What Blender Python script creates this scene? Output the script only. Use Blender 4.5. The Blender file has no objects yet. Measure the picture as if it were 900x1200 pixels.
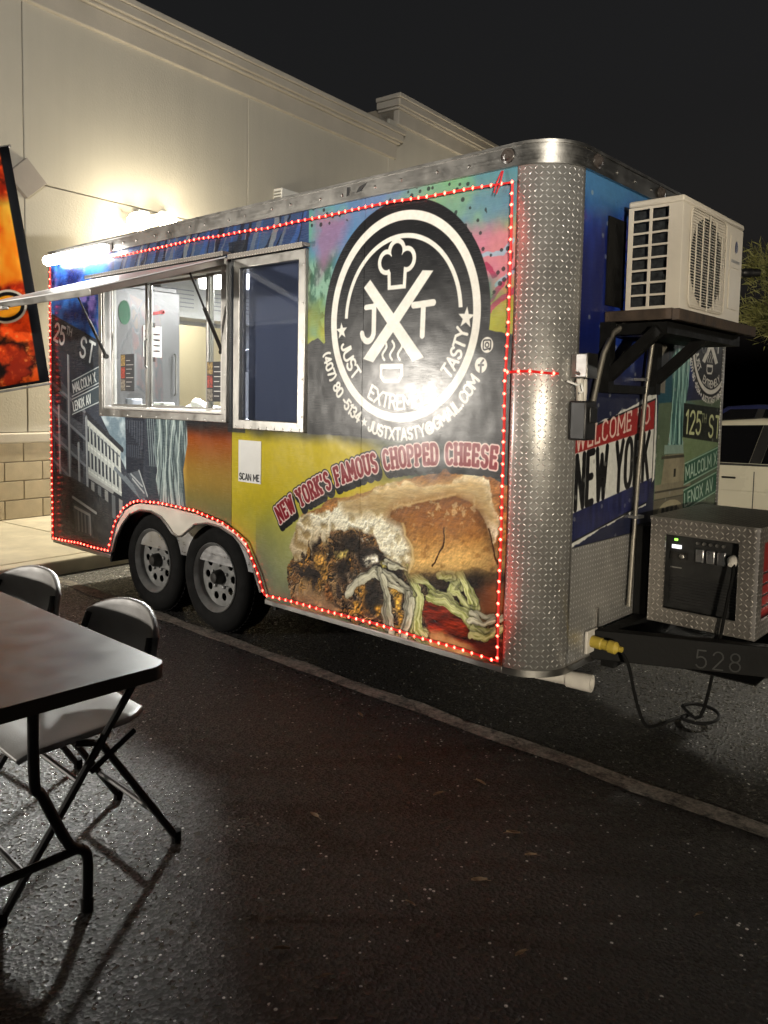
import bpy, bmesh, math, random
import numpy as np
from mathutils import Vector, Matrix
from mathutils.geometry import tessellate_polygon

# ------------------------------------------------------------------ camera, sky, exposure
scene = bpy.context.scene
col = scene.collection
R = math.radians
CAM = Vector((5.8132, -2.7136, 1.452))
YAW, PITCH, ROLL, FOC = -0.7232, -0.0746, 0.0211, 926.81
fwd = Vector((math.sin(YAW)*math.cos(PITCH), math.cos(YAW)*math.cos(PITCH), math.sin(PITCH)))
rgt0 = Vector((math.cos(YAW), -math.sin(YAW), 0)); up0 = rgt0.cross(fwd)
rgt = math.cos(ROLL)*rgt0 + math.sin(ROLL)*up0; upv = -math.sin(ROLL)*rgt0 + math.cos(ROLL)*up0
cd = bpy.data.cameras.new('camera'); cam = bpy.data.objects.new('camera', cd); col.objects.link(cam)
cam.matrix_world = Matrix(((rgt.x, upv.x, -fwd.x, CAM.x), (rgt.y, upv.y, -fwd.y, CAM.y), (rgt.z, upv.z, -fwd.z, CAM.z), (0, 0, 0, 1)))
cd.sensor_fit = 'VERTICAL'; cd.sensor_height = 24; cd.lens = FOC/1200*24
cd.shift_x = (450-464.73)/1200; cd.shift_y = (537.5-600)/1200
cd.clip_start = 0.05; cd.clip_end = 2000
scene.camera = cam
w = bpy.data.worlds.new('World'); scene.world = w; w.use_nodes = True
nt = w.node_tree; nt.nodes.clear()
sky = nt.nodes.new('ShaderNodeTexSky'); sky.sky_type = 'NISHITA'; sky.sun_disc = False
sky.sun_elevation = R(-2.7); sky.sun_rotation = R(200)
hs = nt.nodes.new('ShaderNodeHueSaturation'); hs.inputs['Saturation'].default_value = 0.22
bg = nt.nodes.new('ShaderNodeBackground'); bg.inputs['Strength'].default_value = 0.15
wo = nt.nodes.new('ShaderNodeOutputWorld')
nt.links.new(sky.outputs[0], hs.inputs['Color']); nt.links.new(hs.outputs[0], bg.inputs['Color']); nt.links.new(bg.outputs[0], wo.inputs['Surface'])
vs = scene.view_settings; vs.view_transform = 'Standard'; vs.look = 'None'; vs.exposure = 0.0; vs.gamma = 1.0; vs.use_curve_mapping = False
scene.cycles.use_denoising = True
scene.cycles.max_bounces = 7; scene.cycles.diffuse_bounces = 3; scene.cycles.glossy_bounces = 4
scene.cycles.transparent_max_bounces = 12; scene.cycles.caustics_reflective = False; scene.cycles.caustics_refractive = False
scene.cycles.sample_clamp_indirect = 4.0
GZ = 0.03          # level of the asphalt
POWER = dict(wall=42, wall_down=330, wall2=40, wall2_down=120, kitchen=75, hatch=135, entrance=1550, right=10500, back=2600, facade=8200)

# ------------------------------------------------------------------ object helpers
rnd = random.Random(7)
def put(o, label=None, cat=None, group=None, kind=None, parent=None):
    if o.name not in col.objects: col.objects.link(o)
    if label: o['label'] = label
    if cat: o['category'] = cat
    if group: o['group'] = group
    if kind: o['kind'] = kind
    if parent: o.parent = parent
    return o
def empty(name, loc=(0, 0, 0), label=None, cat=None, group=None, rz=0):
    o = bpy.data.objects.new(name, None); o.location = loc; o.rotation_euler.z = rz; o.empty_display_size = .1
    return put(o, label, cat, group)
def copy_tree(o, parent=None):
    c = o.copy(); col.objects.link(c); c.parent = parent
    for ch in [x for x in bpy.data.objects if x.parent == o]: copy_tree(ch, c)
    return c

class MB:
    """collects shapes and links them as one mesh object"""
    def __init__(s): s.v = []; s.f = []; s.uv = None
    def add(s, vs_, fs):
        n = len(s.v); s.v += [tuple(v) for v in vs_]; s.f += [tuple(i+n for i in f) for f in fs]; return s
    def box(s, a, b, M=None):
        x0, y0, z0 = a; x1, y1, z1 = b
        p = [Vector(q) for q in ((x0,y0,z0),(x1,y0,z0),(x1,y1,z0),(x0,y1,z0),(x0,y0,z1),(x1,y0,z1),(x1,y1,z1),(x0,y1,z1))]
        if M: p = [M @ q for q in p]
        return s.add(p, ((0,3,2,1),(4,5,6,7),(0,1,5,4),(1,2,6,5),(2,3,7,6),(3,0,4,7)))
    def tube(s, path, r, n=8, cap=True):
        path = [Vector(p) for p in path]; rings = []; m = len(path)
        rs = r if isinstance(r, (list, tuple)) else [r]*m
        ref = None
        for i in range(m):
            t = (path[min(i+1, m-1)]-path[max(i-1, 0)]).normalized()
            if ref is None:
                ref = Vector((0, 0, 1)) if abs(t.z) < .9 else Vector((1, 0, 0))
            a = t.cross(ref)
            if a.length < 1e-4: a = t.orthogonal()
            a.normalize(); b = a.cross(t).normalized(); ref = b
            rings.append([path[i]+rs[i]*(math.cos(2*math.pi*k/n)*a+math.sin(2*math.pi*k/n)*b) for k in range(n)])
        vs_ = [p for q in rings for p in q]; fs = []
        for i in range(m-1):
            for k in range(n):
                fs.append((i*n+k, i*n+(k+1) % n, (i+1)*n+(k+1) % n, (i+1)*n+k))
        if cap: fs += [tuple(range(n))[::-1], tuple((m-1)*n+k for k in range(n))]
        return s.add(vs_, fs)
    def bar(s, a, b, w_, h_, up=(0, 0, 1)):
        a = Vector(a); b = Vector(b); t = (b-a); L = t.length; t.normalize(); u = Vector(up)
        x = t.cross(u)
        if x.length < 1e-4: x = t.orthogonal()
        x.normalize(); y = x.cross(t).normalized()
        M = Matrix(((x.x, t.x, y.x, a.x), (x.y, t.y, y.y, a.y), (x.z, t.z, y.z, a.z), (0, 0, 0, 1)))
        return s.box((-w_/2, 0, -h_/2), (w_/2, L, h_/2), M)
    def lathe(s, prof, o, ax, n=24, closed=False):
        """profile of (radius, offset along ax) turned about ax through o"""
        o = Vector(o); ax = Vector(ax).normalized(); a = ax.orthogonal().normalized(); b = ax.cross(a)
        m = len(prof); vs_ = []
        for (r, h) in prof:
            vs_ += [o+ax*h+r*(math.cos(2*math.pi*k/n)*a+math.sin(2*math.pi*k/n)*b) for k in range(n)]
        fs = []
        for i in range(m if closed else m-1):
            j = (i+1) % m
            for k in range(n): fs.append((i*n+k, i*n+(k+1) % n, j*n+(k+1) % n, j*n+k))
        if not closed:
            if prof[0][0] > 1e-5: fs.append(tuple(range(n))[::-1])
            if prof[-1][0] > 1e-5: fs.append(tuple((m-1)*n+k for k in range(n)))
        return s.add(vs_, fs)
    def plate(s, outer, t, fn, holes=()):
        """flat plate with holes: fn maps (a, b, depth) to space, t = thickness"""
        loops = [list(outer)]+[list(h) for h in holes]
        flat = [p for l in loops for p in l]
        tris = tessellate_polygon([[Vector((p[0], p[1], 0)) for p in l] for l in loops])
        n = len(flat)
        vs_ = [fn(p[0], p[1], 0) for p in flat]+[fn(p[0], p[1], t) for p in flat]
        fs = [tuple(q) for q in tris]+[tuple(i+n for i in reversed(q)) for q in tris]
        k = 0
        for l in loops:
            m = len(l)
            for i in range(m):
                j = (i+1) % m; fs.append((k+i, k+j, k+j+n, k+i+n))
            k += m
        return s.add(vs_, fs)
    def build(s, name, mat, parent=None, smooth=False, bevel=0, uvf=None, seg=2, **kw):
        me = bpy.data.meshes.new(name); me.from_pydata(s.v, [], s.f); me.validate(); me.update()
        bm = bmesh.new(); bm.from_mesh(me); bmesh.ops.recalc_face_normals(bm, faces=bm.faces); bm.to_mesh(me); bm.free()
        if uvf:
            ul = me.uv_layers.new(name='UVMap')
            for lp in me.loops:
                ul.data[lp.index].uv = uvf(me.vertices[lp.vertex_index].co)
        me.materials.append(mat)
        o = bpy.data.objects.new(name, me)
        if smooth:
            for p in me.polygons: p.use_smooth = True
            me.set_sharp_from_angle(angle=R(38))
        if bevel:
            b = o.modifiers.new('bevel', 'BEVEL'); b.width = bevel; b.segments = seg; b.limit_method = 'ANGLE'; b.angle_limit = R(50)
            if smooth is not None:
                for p in me.polygons: p.use_smooth = True
                me.set_sharp_from_angle(angle=R(38)) if not smooth else None
                b.harden_normals = False
        return put(o, parent=parent, **kw)
def rrect(x0, y0, x1, y1, r, n=5):
    P = []
    for cx, cy, a in ((x1-r, y0+r, -90), (x1-r, y1-r, 0), (x0+r, y1-r, 90), (x0+r, y0+r, 180)):
        for k in range(n+1):
            t = R(a+90*k/n); P.append((cx+r*math.cos(t), cy+r*math.sin(t)))
    return P
def rect(x0, y0, x1, y1): return [(x0, y0), (x1, y0), (x1, y1), (x0, y1)]
def circ(cx, cy, r, n=24): return [(cx+r*math.cos(2*math.pi*k/n), cy+r*math.sin(2*math.pi*k/n)) for k in range(n)]

# ------------------------------------------------------------------ materials
def srgb(*c): return tuple(((v/255)/12.92 if v/255 <= .04045 else ((v/255+.055)/1.055)**2.4) for v in c)
class NT:
    def __init__(s, name):
        s.m = bpy.data.materials.new(name); s.m.use_nodes = True; s.t = s.m.node_tree; s.t.nodes.clear()
        s.out = s.t.nodes.new('ShaderNodeOutputMaterial'); s.p = s.t.nodes.new('ShaderNodeBsdfPrincipled'); s.L(s.p.outputs[0], s.out.inputs['Surface'])
    def L(s, a, b): s.t.links.new(a, b)
    def N(s, kind, **kw):
        n = s.t.nodes.new(kind)
        for k, v in kw.items(): setattr(n, k, v)
        return n
    def val(s, sock, v):
        if hasattr(v, 'is_output') or isinstance(v, bpy.types.NodeSocket): s.L(v, sock)
        else: sock.default_value = v
    def M(s, op, a, b=None, c=None, clamp=False):
        n = s.N('ShaderNodeMath', operation=op, use_clamp=clamp)
        s.val(n.inputs[0], a)
        if b is not None: s.val(n.inputs[1], b)
        if c is not None: s.val(n.inputs[2], c)
        return n.outputs[0]
    def mix(s, f, a, b):
        n = s.N('ShaderNodeMix', data_type='RGBA'); s.val(n.inputs[0], f)
        for i, v in ((6, a), (7, b)):
            if isinstance(v, tuple) and len(v) == 3: v = (*v, 1)
            s.val(n.inputs[i], v)
        return n.outputs[2]
    def noise(s, scale, detail=4, rough=.55, vec=None, dist=0):
        n = s.N('ShaderNodeTexNoise'); n.inputs['Scale'].default_value = scale; n.inputs['Detail'].default_value = detail
        n.inputs['Roughness'].default_value = rough; n.inputs['Distortion'].default_value = dist
        s.L(vec if vec else s.obj(), n.inputs['Vector']); return n.outputs['Fac']
    def vor(s, scale, vec=None, out='Distance', feature='F1'):
        n = s.N('ShaderNodeTexVoronoi', feature=feature); n.inputs['Scale'].default_value = scale
        s.L(vec if vec else s.obj(), n.inputs['Vector']); return n.outputs[out]
    def obj(s):
        if not hasattr(s, '_tc'): s._tc = s.N('ShaderNodeTexCoord')
        return s._tc.outputs['Object']
    def ramp(s, f, a, b):
        n = s.N('ShaderNodeMapRange'); s.val(n.inputs[0], f); n.inputs[1].default_value = a; n.inputs[2].default_value = b; return n.outputs[0]
    def scaled(s, sx, sy, sz, src=None):
        n = s.N('ShaderNodeMapping'); n.inputs['Scale'].default_value = (sx, sy, sz); s.L(src if src else s.obj(), n.inputs['Vector']); return n.outputs[0]
    def bump(s, h, strength=.3, dist=.01):
        n = s.N('ShaderNodeBump'); n.inputs['Strength'].default_value = strength; n.inputs['Distance'].default_value = dist
        s.L(h, n.inputs['Height']); s.L(n.outputs[0], s.p.inputs['Normal']); return s
    def set(s, color=None, rough=None, metal=None, coat=None, spec=None):
        if color is not None: s.val(s.p.inputs['Base Color'], (*color, 1) if isinstance(color, tuple) else color)
        if rough is not None: s.val(s.p.inputs['Roughness'], rough)
        if metal is not None: s.p.inputs['Metallic'].default_value = metal
        if coat is not None: s.p.inputs['Coat Weight'].default_value = coat
        if spec is not None: s.p.inputs['Specular IOR Level'].default_value = spec
        return s
def simple(name, c, rough=.5, metal=0., var=.12, scale=14, bump=0, bscale=60, coat=None):
    n = NT(name); f = n.noise(scale, 5, .6)
    d = tuple(v*(1-var*1.6) for v in c); l = tuple(min(1, v*(1+var)) for v in c)
    n.set(n.mix(n.ramp(f, .3, .7), d, l), n.ramp(n.noise(scale*2.3, 4), -.6, 1.6) if False else None, metal, coat)
    rr = n.N('ShaderNodeMapRange'); n.L(f, rr.inputs[0]); rr.inputs[1].default_value = .25; rr.inputs[2].default_value = .75
    rr.inputs[3].default_value = max(.03, rough*.8); rr.inputs[4].default_value = min(1, rough*1.25)
    n.L(rr.outputs[0], n.p.inputs['Roughness'])
    if bump: n.bump(n.noise(bscale, 5, .6), bump, .01)
    return n.m
def emit(name, c, strength):
    n = NT(name); n.set((.02, .02, .02), .4); n.p.inputs['Emission Color'].default_value = (*c, 1); n.p.inputs['Emission Strength'].default_value = strength
    return n.m
def glass_mat(name, tint=(1, 1, 1), tr=1.0, rough=0.02):
    n = NT(name); t = n.N('ShaderNodeBsdfTransparent'); t.inputs[0].default_value = (*[v*tr for v in tint], 1)
    g = n.N('ShaderNodeBsdfGlossy'); g.inputs['Roughness'].default_value = rough; g.inputs[0].default_value = (1, 1, 1, 1)
    lw = n.N('ShaderNodeLayerWeight'); lw.inputs[0].default_value = .5
    fz = n.M('ADD', n.M('MULTIPLY', n.M('POWER', lw.outputs['Facing'], 4.0), .9), .035, clamp=True)
    mx = n.N('ShaderNodeMixShader'); n.L(fz, mx.inputs[0]); n.L(t.outputs[0], mx.inputs[1]); n.L(g.outputs[0], mx.inputs[2]); n.L(mx.outputs[0], n.out.inputs['Surface'])
    return n.m
def tread_mat(name, c, rough):
    """chequer plate: raised lozenges turned two ways, in metres of the UV map"""
    n = NT(name); uv = n.N('ShaderNodeUVMap').outputs[0]; cell = .0225
    sx = n.N('ShaderNodeSeparateXYZ'); n.L(uv, sx.inputs[0])
    u = n.M('DIVIDE', sx.outputs[0], cell); v = n.M('DIVIDE', sx.outputs[1], cell)
    fu = n.M('SUBTRACT', n.M('FRACT', u), .5); fv = n.M('SUBTRACT', n.M('FRACT', v), .5)
    par = n.M('FLOORED_MODULO', n.M('ADD', n.M('FLOOR', u), n.M('FLOOR', v)), 2)
    sg = n.M('SUBTRACT', n.M('MULTIPLY', par, 2), 1)
    fv2 = n.M('MULTIPLY', fv, sg)
    a = n.M('MULTIPLY', n.M('ADD', fu, fv2), .7071); b = n.M('MULTIPLY', n.M('SUBTRACT', fu, fv2), .7071)
    d = n.M('ADD', n.M('POWER', n.M('ABSOLUTE', n.M('DIVIDE', a, .40)), 2), n.M('POWER', n.M('ABSOLUTE', n.M('DIVIDE', b, .125)), 2))
    h = n.M('SUBTRACT', 1, d, clamp=True); h = n.M('POWER', h, .6)
    gr = n.noise(3.5, 7, .68)
    n.set(n.mix(h, n.mix(n.ramp(gr, .3, .75), tuple(v_*.48 for v_ in c), tuple(v_*.80 for v_ in c)), tuple(min(1, v_*1.55) for v_ in c)), None, .72)  # lozenges coloured brighter, their catching of the light painted in
    rr = n.N('ShaderNodeMapRange'); n.L(n.noise(22, 5, .65), rr.inputs[0]); rr.inputs[1].default_value = .3; rr.inputs[2].default_value = .7
    rr.inputs[3].default_value = rough*.75; rr.inputs[4].default_value = rough*1.25; n.L(rr.outputs[0], n.p.inputs['Roughness'])
    hh = n.M('ADD', h, n.M('MULTIPLY', n.noise(5, 3), .9))
    n.bump(hh, .75, .0035)
    return n.m

MAT = {}
def build_materials():
    # asphalt: dark binder, pale aggregate chips brightened to paint in glints, worn glossy grains
    n = NT('asphalt'); o = n.obj()
    cellc = n.vor(85, o, 'Color'); sp = n.N('ShaderNodeSeparateColor'); n.L(cellc, sp.inputs[0])
    chip = n.M('GREATER_THAN', n.M('SUBTRACT', sp.outputs[0], n.M('MULTIPLY', n.ramp(n.noise(1.7, 3), .3, .7), .10)), .855); core = n.M('LESS_THAN', n.vor(85, o), n.M('ADD', n.M('MULTIPLY', n.M('POWER', sp.outputs[1], 2.0), .36), .07))
    chips = n.M('MULTIPLY', chip, core)
    big = n.ramp(n.noise(.9, 4), .3, .7); fine = n.ramp(n.noise(160, 3, .7), .2, .8)
    base = n.mix(fine, (.005, .005, .005), (.028, .026, .025)); base = n.mix(n.M('MULTIPLY', big, .4), base, (.038, .036, .033))
    tone = n.mix(sp.outputs[1], (.10, .095, .09), (.74, .72, .69))
    n.set(n.mix(chips, base, tone))
    n.L(n.mix(n.M('POWER', sp.outputs[2], .6), (.07,)*3, (.72,)*3), n.p.inputs['Roughness'])
    hgt = n.M('ADD', n.M('MULTIPLY', n.vor(85, o), .8), n.M('MULTIPLY', n.noise(240, 3, .7), .5))
    n.bump(hgt, .85, .006); MAT['asphalt'] = n.m
    n = NT('line_paint'); f = n.noise(16, 8, .75); g = n.noise(70, 4, .7)
    wear = n.ramp(n.M('ADD', n.M('MULTIPLY', f, .65), n.M('MULTIPLY', g, .45)), .45, .66)
    n.set(n.mix(wear, (.33, .30, .26), (.035, .033, .03)), .75); n.bump(g, .6, .004); MAT['line'] = n.m
    MAT['concrete'] = simple('concrete', (.58, .53, .42), .85, var=.14, scale=3.5, bump=.25, bscale=120)
    n = NT('stucco'); f = n.noise(1.1, 6, .6); g = n.noise(42, 6, .62)
    streak = n.noise(2.2, 5, .6, n.scaled(2.4, 2.4, .22))
    n.set(n.mix(n.ramp(n.M('ADD', n.M('MULTIPLY', f, .5), n.M('MULTIPLY', streak, .5)), .35, .66), (.445, .415, .355), (.485, .455, .39)), .9); n.bump(g, .28, .010); MAT['stucco'] = n.m
    MAT['cornice'] = simple('cornice_stucco', (.46, .42, .36), .9, var=.06, scale=2.2, bump=.3, bscale=70)
    MAT['tile'] = simple('diamond_tile', (.33, .295, .265), .85, var=.06, scale=4)
    MAT['block'] = simple('block', (.47, .40, .29), .92, var=.08, scale=6, bump=.45, bscale=140)
    MAT['mortar'] = simple('mortar', (.30, .26, .2), .95, var=.08)
    # metals
    def metal(name, c, rough, scratch=.0):
        n = NT(name); f = n.noise(9, 6, .65); st = n.noise(6, 4, .6, n.scaled(1, 1, 22))
        n.set(n.mix(n.ramp(f, .3, .75), tuple(v*.75 for v in c), c), None, 1.0)
        rr = n.N('ShaderNodeMapRange'); n.L(n.M('ADD', n.M('MULTIPLY', f, .6), n.M('MULTIPLY', st, .4)), rr.inputs[0]); rr.inputs[1].default_value = .3; rr.inputs[2].default_value = .7
        rr.inputs[3].default_value = rough*.7; rr.inputs[4].default_value = min(1, rough*1.4); n.L(rr.outputs[0], n.p.inputs['Roughness'])
        n.bump(n.noise(14, 4, .6), .12, .01); return n.m
    MAT['alu'] = metal('aluminium', (.36, .35, .33), .36)
    MAT['alu_dull'] = metal('aluminium_dull', (.55, .54, .52), .5)
    MAT['skirt'] = simple('painted_aluminium', (.62, .59, .52), .42, .25, var=.07, scale=5)
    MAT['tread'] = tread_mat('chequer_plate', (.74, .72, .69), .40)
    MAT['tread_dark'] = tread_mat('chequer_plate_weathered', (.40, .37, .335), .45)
    MAT['steel'] = metal('stainless', (.60, .60, .61), .30)
    MAT['fridge'] = simple('fridge_steel', (.20, .20, .21), .34, .5, var=.06, scale=3)
    MAT['rim'] = simple('rim_silver', (.22, .22, .215), .36, .4, var=.12, scale=20)
    MAT['black_steel'] = simple('black_steel', (.007, .007, .007), .62, .0, var=.3, scale=20, bump=.1)
    MAT['black_steel'].node_tree.nodes['Principled BSDF'].inputs['Specular IOR Level'].default_value = .15
    MAT['dark_metal'] = simple('dark_metal', (.035, .033, .031), .38, .6, var=.2, scale=25)
    MAT['beam_paint'] = simple('faded_marker', (.032, .032, .032), .7)
    MAT['rubber'] = simple('rubber', (.005, .005, .005), .85, var=.3, scale=18, bump=.15, bscale=90)
    MAT['rubber'].node_tree.nodes['Principled BSDF'].inputs['Specular IOR Level'].default_value = .15
    MAT['black'] = simple('black_plastic', (.015, .015, .016), .42, var=.2, scale=20)
    MAT['void'] = simple('wheel_well_dark', (.008, .008, .008), .9)
    MAT['white'] = simple('white_paint', (.78, .77, .74), .45, var=.04, scale=4)
    MAT['lining'] = simple('interior_lining', (.80, .80, .80), .35, var=.03, scale=3)
    MAT['ac'] = simple('ac_casing', (.66, .61, .53), .48, var=.06, scale=5, bump=.05)
    MAT['coil'] = simple('coil_fins', (.045, .05, .055), .5, .5, var=.35, scale=60)
    MAT['timber'] = simple('weathered_board', (.055, .038, .028), .8, var=.35, scale=16, bump=.3)
    MAT['pvc'] = simple('pvc', (.60, .57, .52), .4, var=.08)
    MAT['conduit'] = metal('conduit', (.33, .31, .27), .55)
    MAT['yellow'] = simple('yellow_plug', (.44, .33, .05), .45, var=.1)
    MAT['brass'] = metal('brass', (.62, .48, .25), .35)
    MAT['table'] = simple('table_top', (.052, .039, .031), .33, var=.10, scale=9, bump=.02, bscale=150)
    MAT['chair'] = simple('chair_plastic', (.235, .225, .215), .42, var=.08, scale=20, bump=.06, bscale=200)
    MAT['leg'] = simple('leg_powder_coat', (.022, .020, .019), .38, .4, var=.2)
    MAT['glass'] = glass_mat('window_glass', (.96, .98, .97))
    MAT['glass_dark'] = glass_mat('tinted_glass', (.60, .63, .70), 1.0, .04)
    MAT['blind'] = simple('shutter_panel', (.33, .345, .40), .55, var=.08, scale=3)
    MAT['paper'] = simple('paper', (.76, .76, .74), .8, var=.03)
    MAT['ink'] = simple('ink', (.05, .05, .055), .8)
    MAT['green_sticker'] = simple('green_sticker', (.05, .20, .11), .5)
    MAT['red_plastic'] = simple('red_plastic', (.45, .02, .03), .35)
    MAT['bag'] = simple('plastic_bag', (.76, .75, .72), .4, var=.05)
    MAT['gen_black'] = simple('generator_panel', (.018, .018, .018), .45, var=.3, scale=30)
    MAT['gen_red'] = simple('generator_red', (.30, .018, .015), .4)
    MAT['marker'] = simple('marker_lens', (.06, .05, .045), .2)
    MAT['car_white'] = simple('car_paint_cream', (.80, .76, .62), .25, var=.02, scale=2, coat=.8)
    MAT['car_blue'] = simple('car_paint_blue', (.02, .025, .09), .25, var=.02, scale=2, coat=.8)
    MAT['car_glass'] = simple('car_glass', (.006, .006, .007), .06, var=.02)
    MAT['bark'] = simple('bark', (.06, .045, .03), .9, var=.3, bump=.5)
    n = NT('needle_leaf'); oi = n.noise(2.5, 3); n.set(n.mix(n.ramp(oi, .3, .7), (.11, .13, .035), (.27, .26, .085)), .6); MAT['needle'] = n.m
    n = NT('dry_leaf'); oi = n.noise(30, 3); n.set(n.mix(n.ramp(oi, .3, .7), (.16, .10, .055), (.30, .21, .12)), .7); MAT['leaf'] = n.m
    n = NT('red_bulb'); n.set((.3, .02, .02), .3); n.p.inputs['Emission Color'].default_value = (1, .055, .035, 1)
    rr = n.N('ShaderNodeMapRange'); n.L(n.noise(26, 2), rr.inputs[0]); rr.inputs[1].default_value = .3; rr.inputs[2].default_value = .7; rr.inputs[3].default_value = 9; rr.inputs[4].default_value = 30
    n.L(rr.outputs[0], n.p.inputs['Emission Strength']); MAT['bulb'] = n.m
    n = NT('red_rope'); n.set((.45, .02, .02), .3); n.p.inputs['Emission Color'].default_value = (1, .02, .015, 1); n.p.inputs['Emission Strength'].default_value = .3; MAT['rope'] = n.m
    MAT['lamp_warm'] = emit('lamp_lens_warm', (1, .88, .62), 60)
    MAT['lamp_white'] = emit('lamp_lens_white', (1, .96, .88), 40)
    MAT['tube'] = emit('led_tube_diffuser', (1, .99, .95), 48)
    MAT['ceiling_tube'] = emit('kitchen_tube', (1, .98, .95), 10)
    MAT['screen'] = emit('small_display', (1, 1, 1), 1.6)
    MAT['green_led'] = emit('green_indicator', (.35, 1, .1), 2.5)
build_materials()

# ------------------------------------------------------------------ printed vinyl (flat print, painted in metres of the panel)
def lattice(seed): return np.random.RandomState(seed).rand(256, 256).astype(np.float32)
def vnoise(x, y, seed):
    g = lattice(seed); xi = np.floor(x).astype(np.int32); yi = np.floor(y).astype(np.int32)
    fx = x-xi; fy = y-yi; fx = fx*fx*(3-2*fx); fy = fy*fy*(3-2*fy)
    a = g[yi & 255, xi & 255]; b = g[yi & 255, (xi+1) & 255]; c = g[(yi+1) & 255, xi & 255]; d = g[(yi+1) & 255, (xi+1) & 255]
    return (a*(1-fx)+b*fx)*(1-fy)+(c*(1-fx)+d*fx)*fy
def fbm(x, y, seed, octv=4):
    s = 0; a = .5; t = 0
    for k in range(octv):
        s = s+a*vnoise(x*2**k+17*k, y*2**k+31*k, seed+k); t += a; a *= .55
    return s/t
def cells(x, y, seed):
    """distance to the nearest jittered point, and that cell's random number"""
    g1, g2, g3 = lattice(seed), lattice(seed+50), lattice(seed+90)
    xi = np.floor(x).astype(np.int32); yi = np.floor(y).astype(np.int32); best = np.full(x.shape, 9., np.float32); idv = np.zeros(x.shape, np.float32)
    for dx in (-1, 0, 1):
        for dy in (-1, 0, 1):
            cx = xi+dx; cy = yi+dy
            d = (cx+g1[cy & 255, cx & 255]-x)**2+(cy+g2[cy & 255, cx & 255]-y)**2
            m = d < best; best = np.where(m, d, best); idv = np.where(m, g3[cy & 255, cx & 255], idv)
    return np.sqrt(best), idv
def lerp(a, b, t): return np.asarray(a, np.float32)*(1-t[..., None])+np.asarray(b, np.float32)*t[..., None]
def sstep(a, b, x):
    t = np.clip((x-a)/(b-a), 0, 1); return t*t*(3-2*t)

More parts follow.
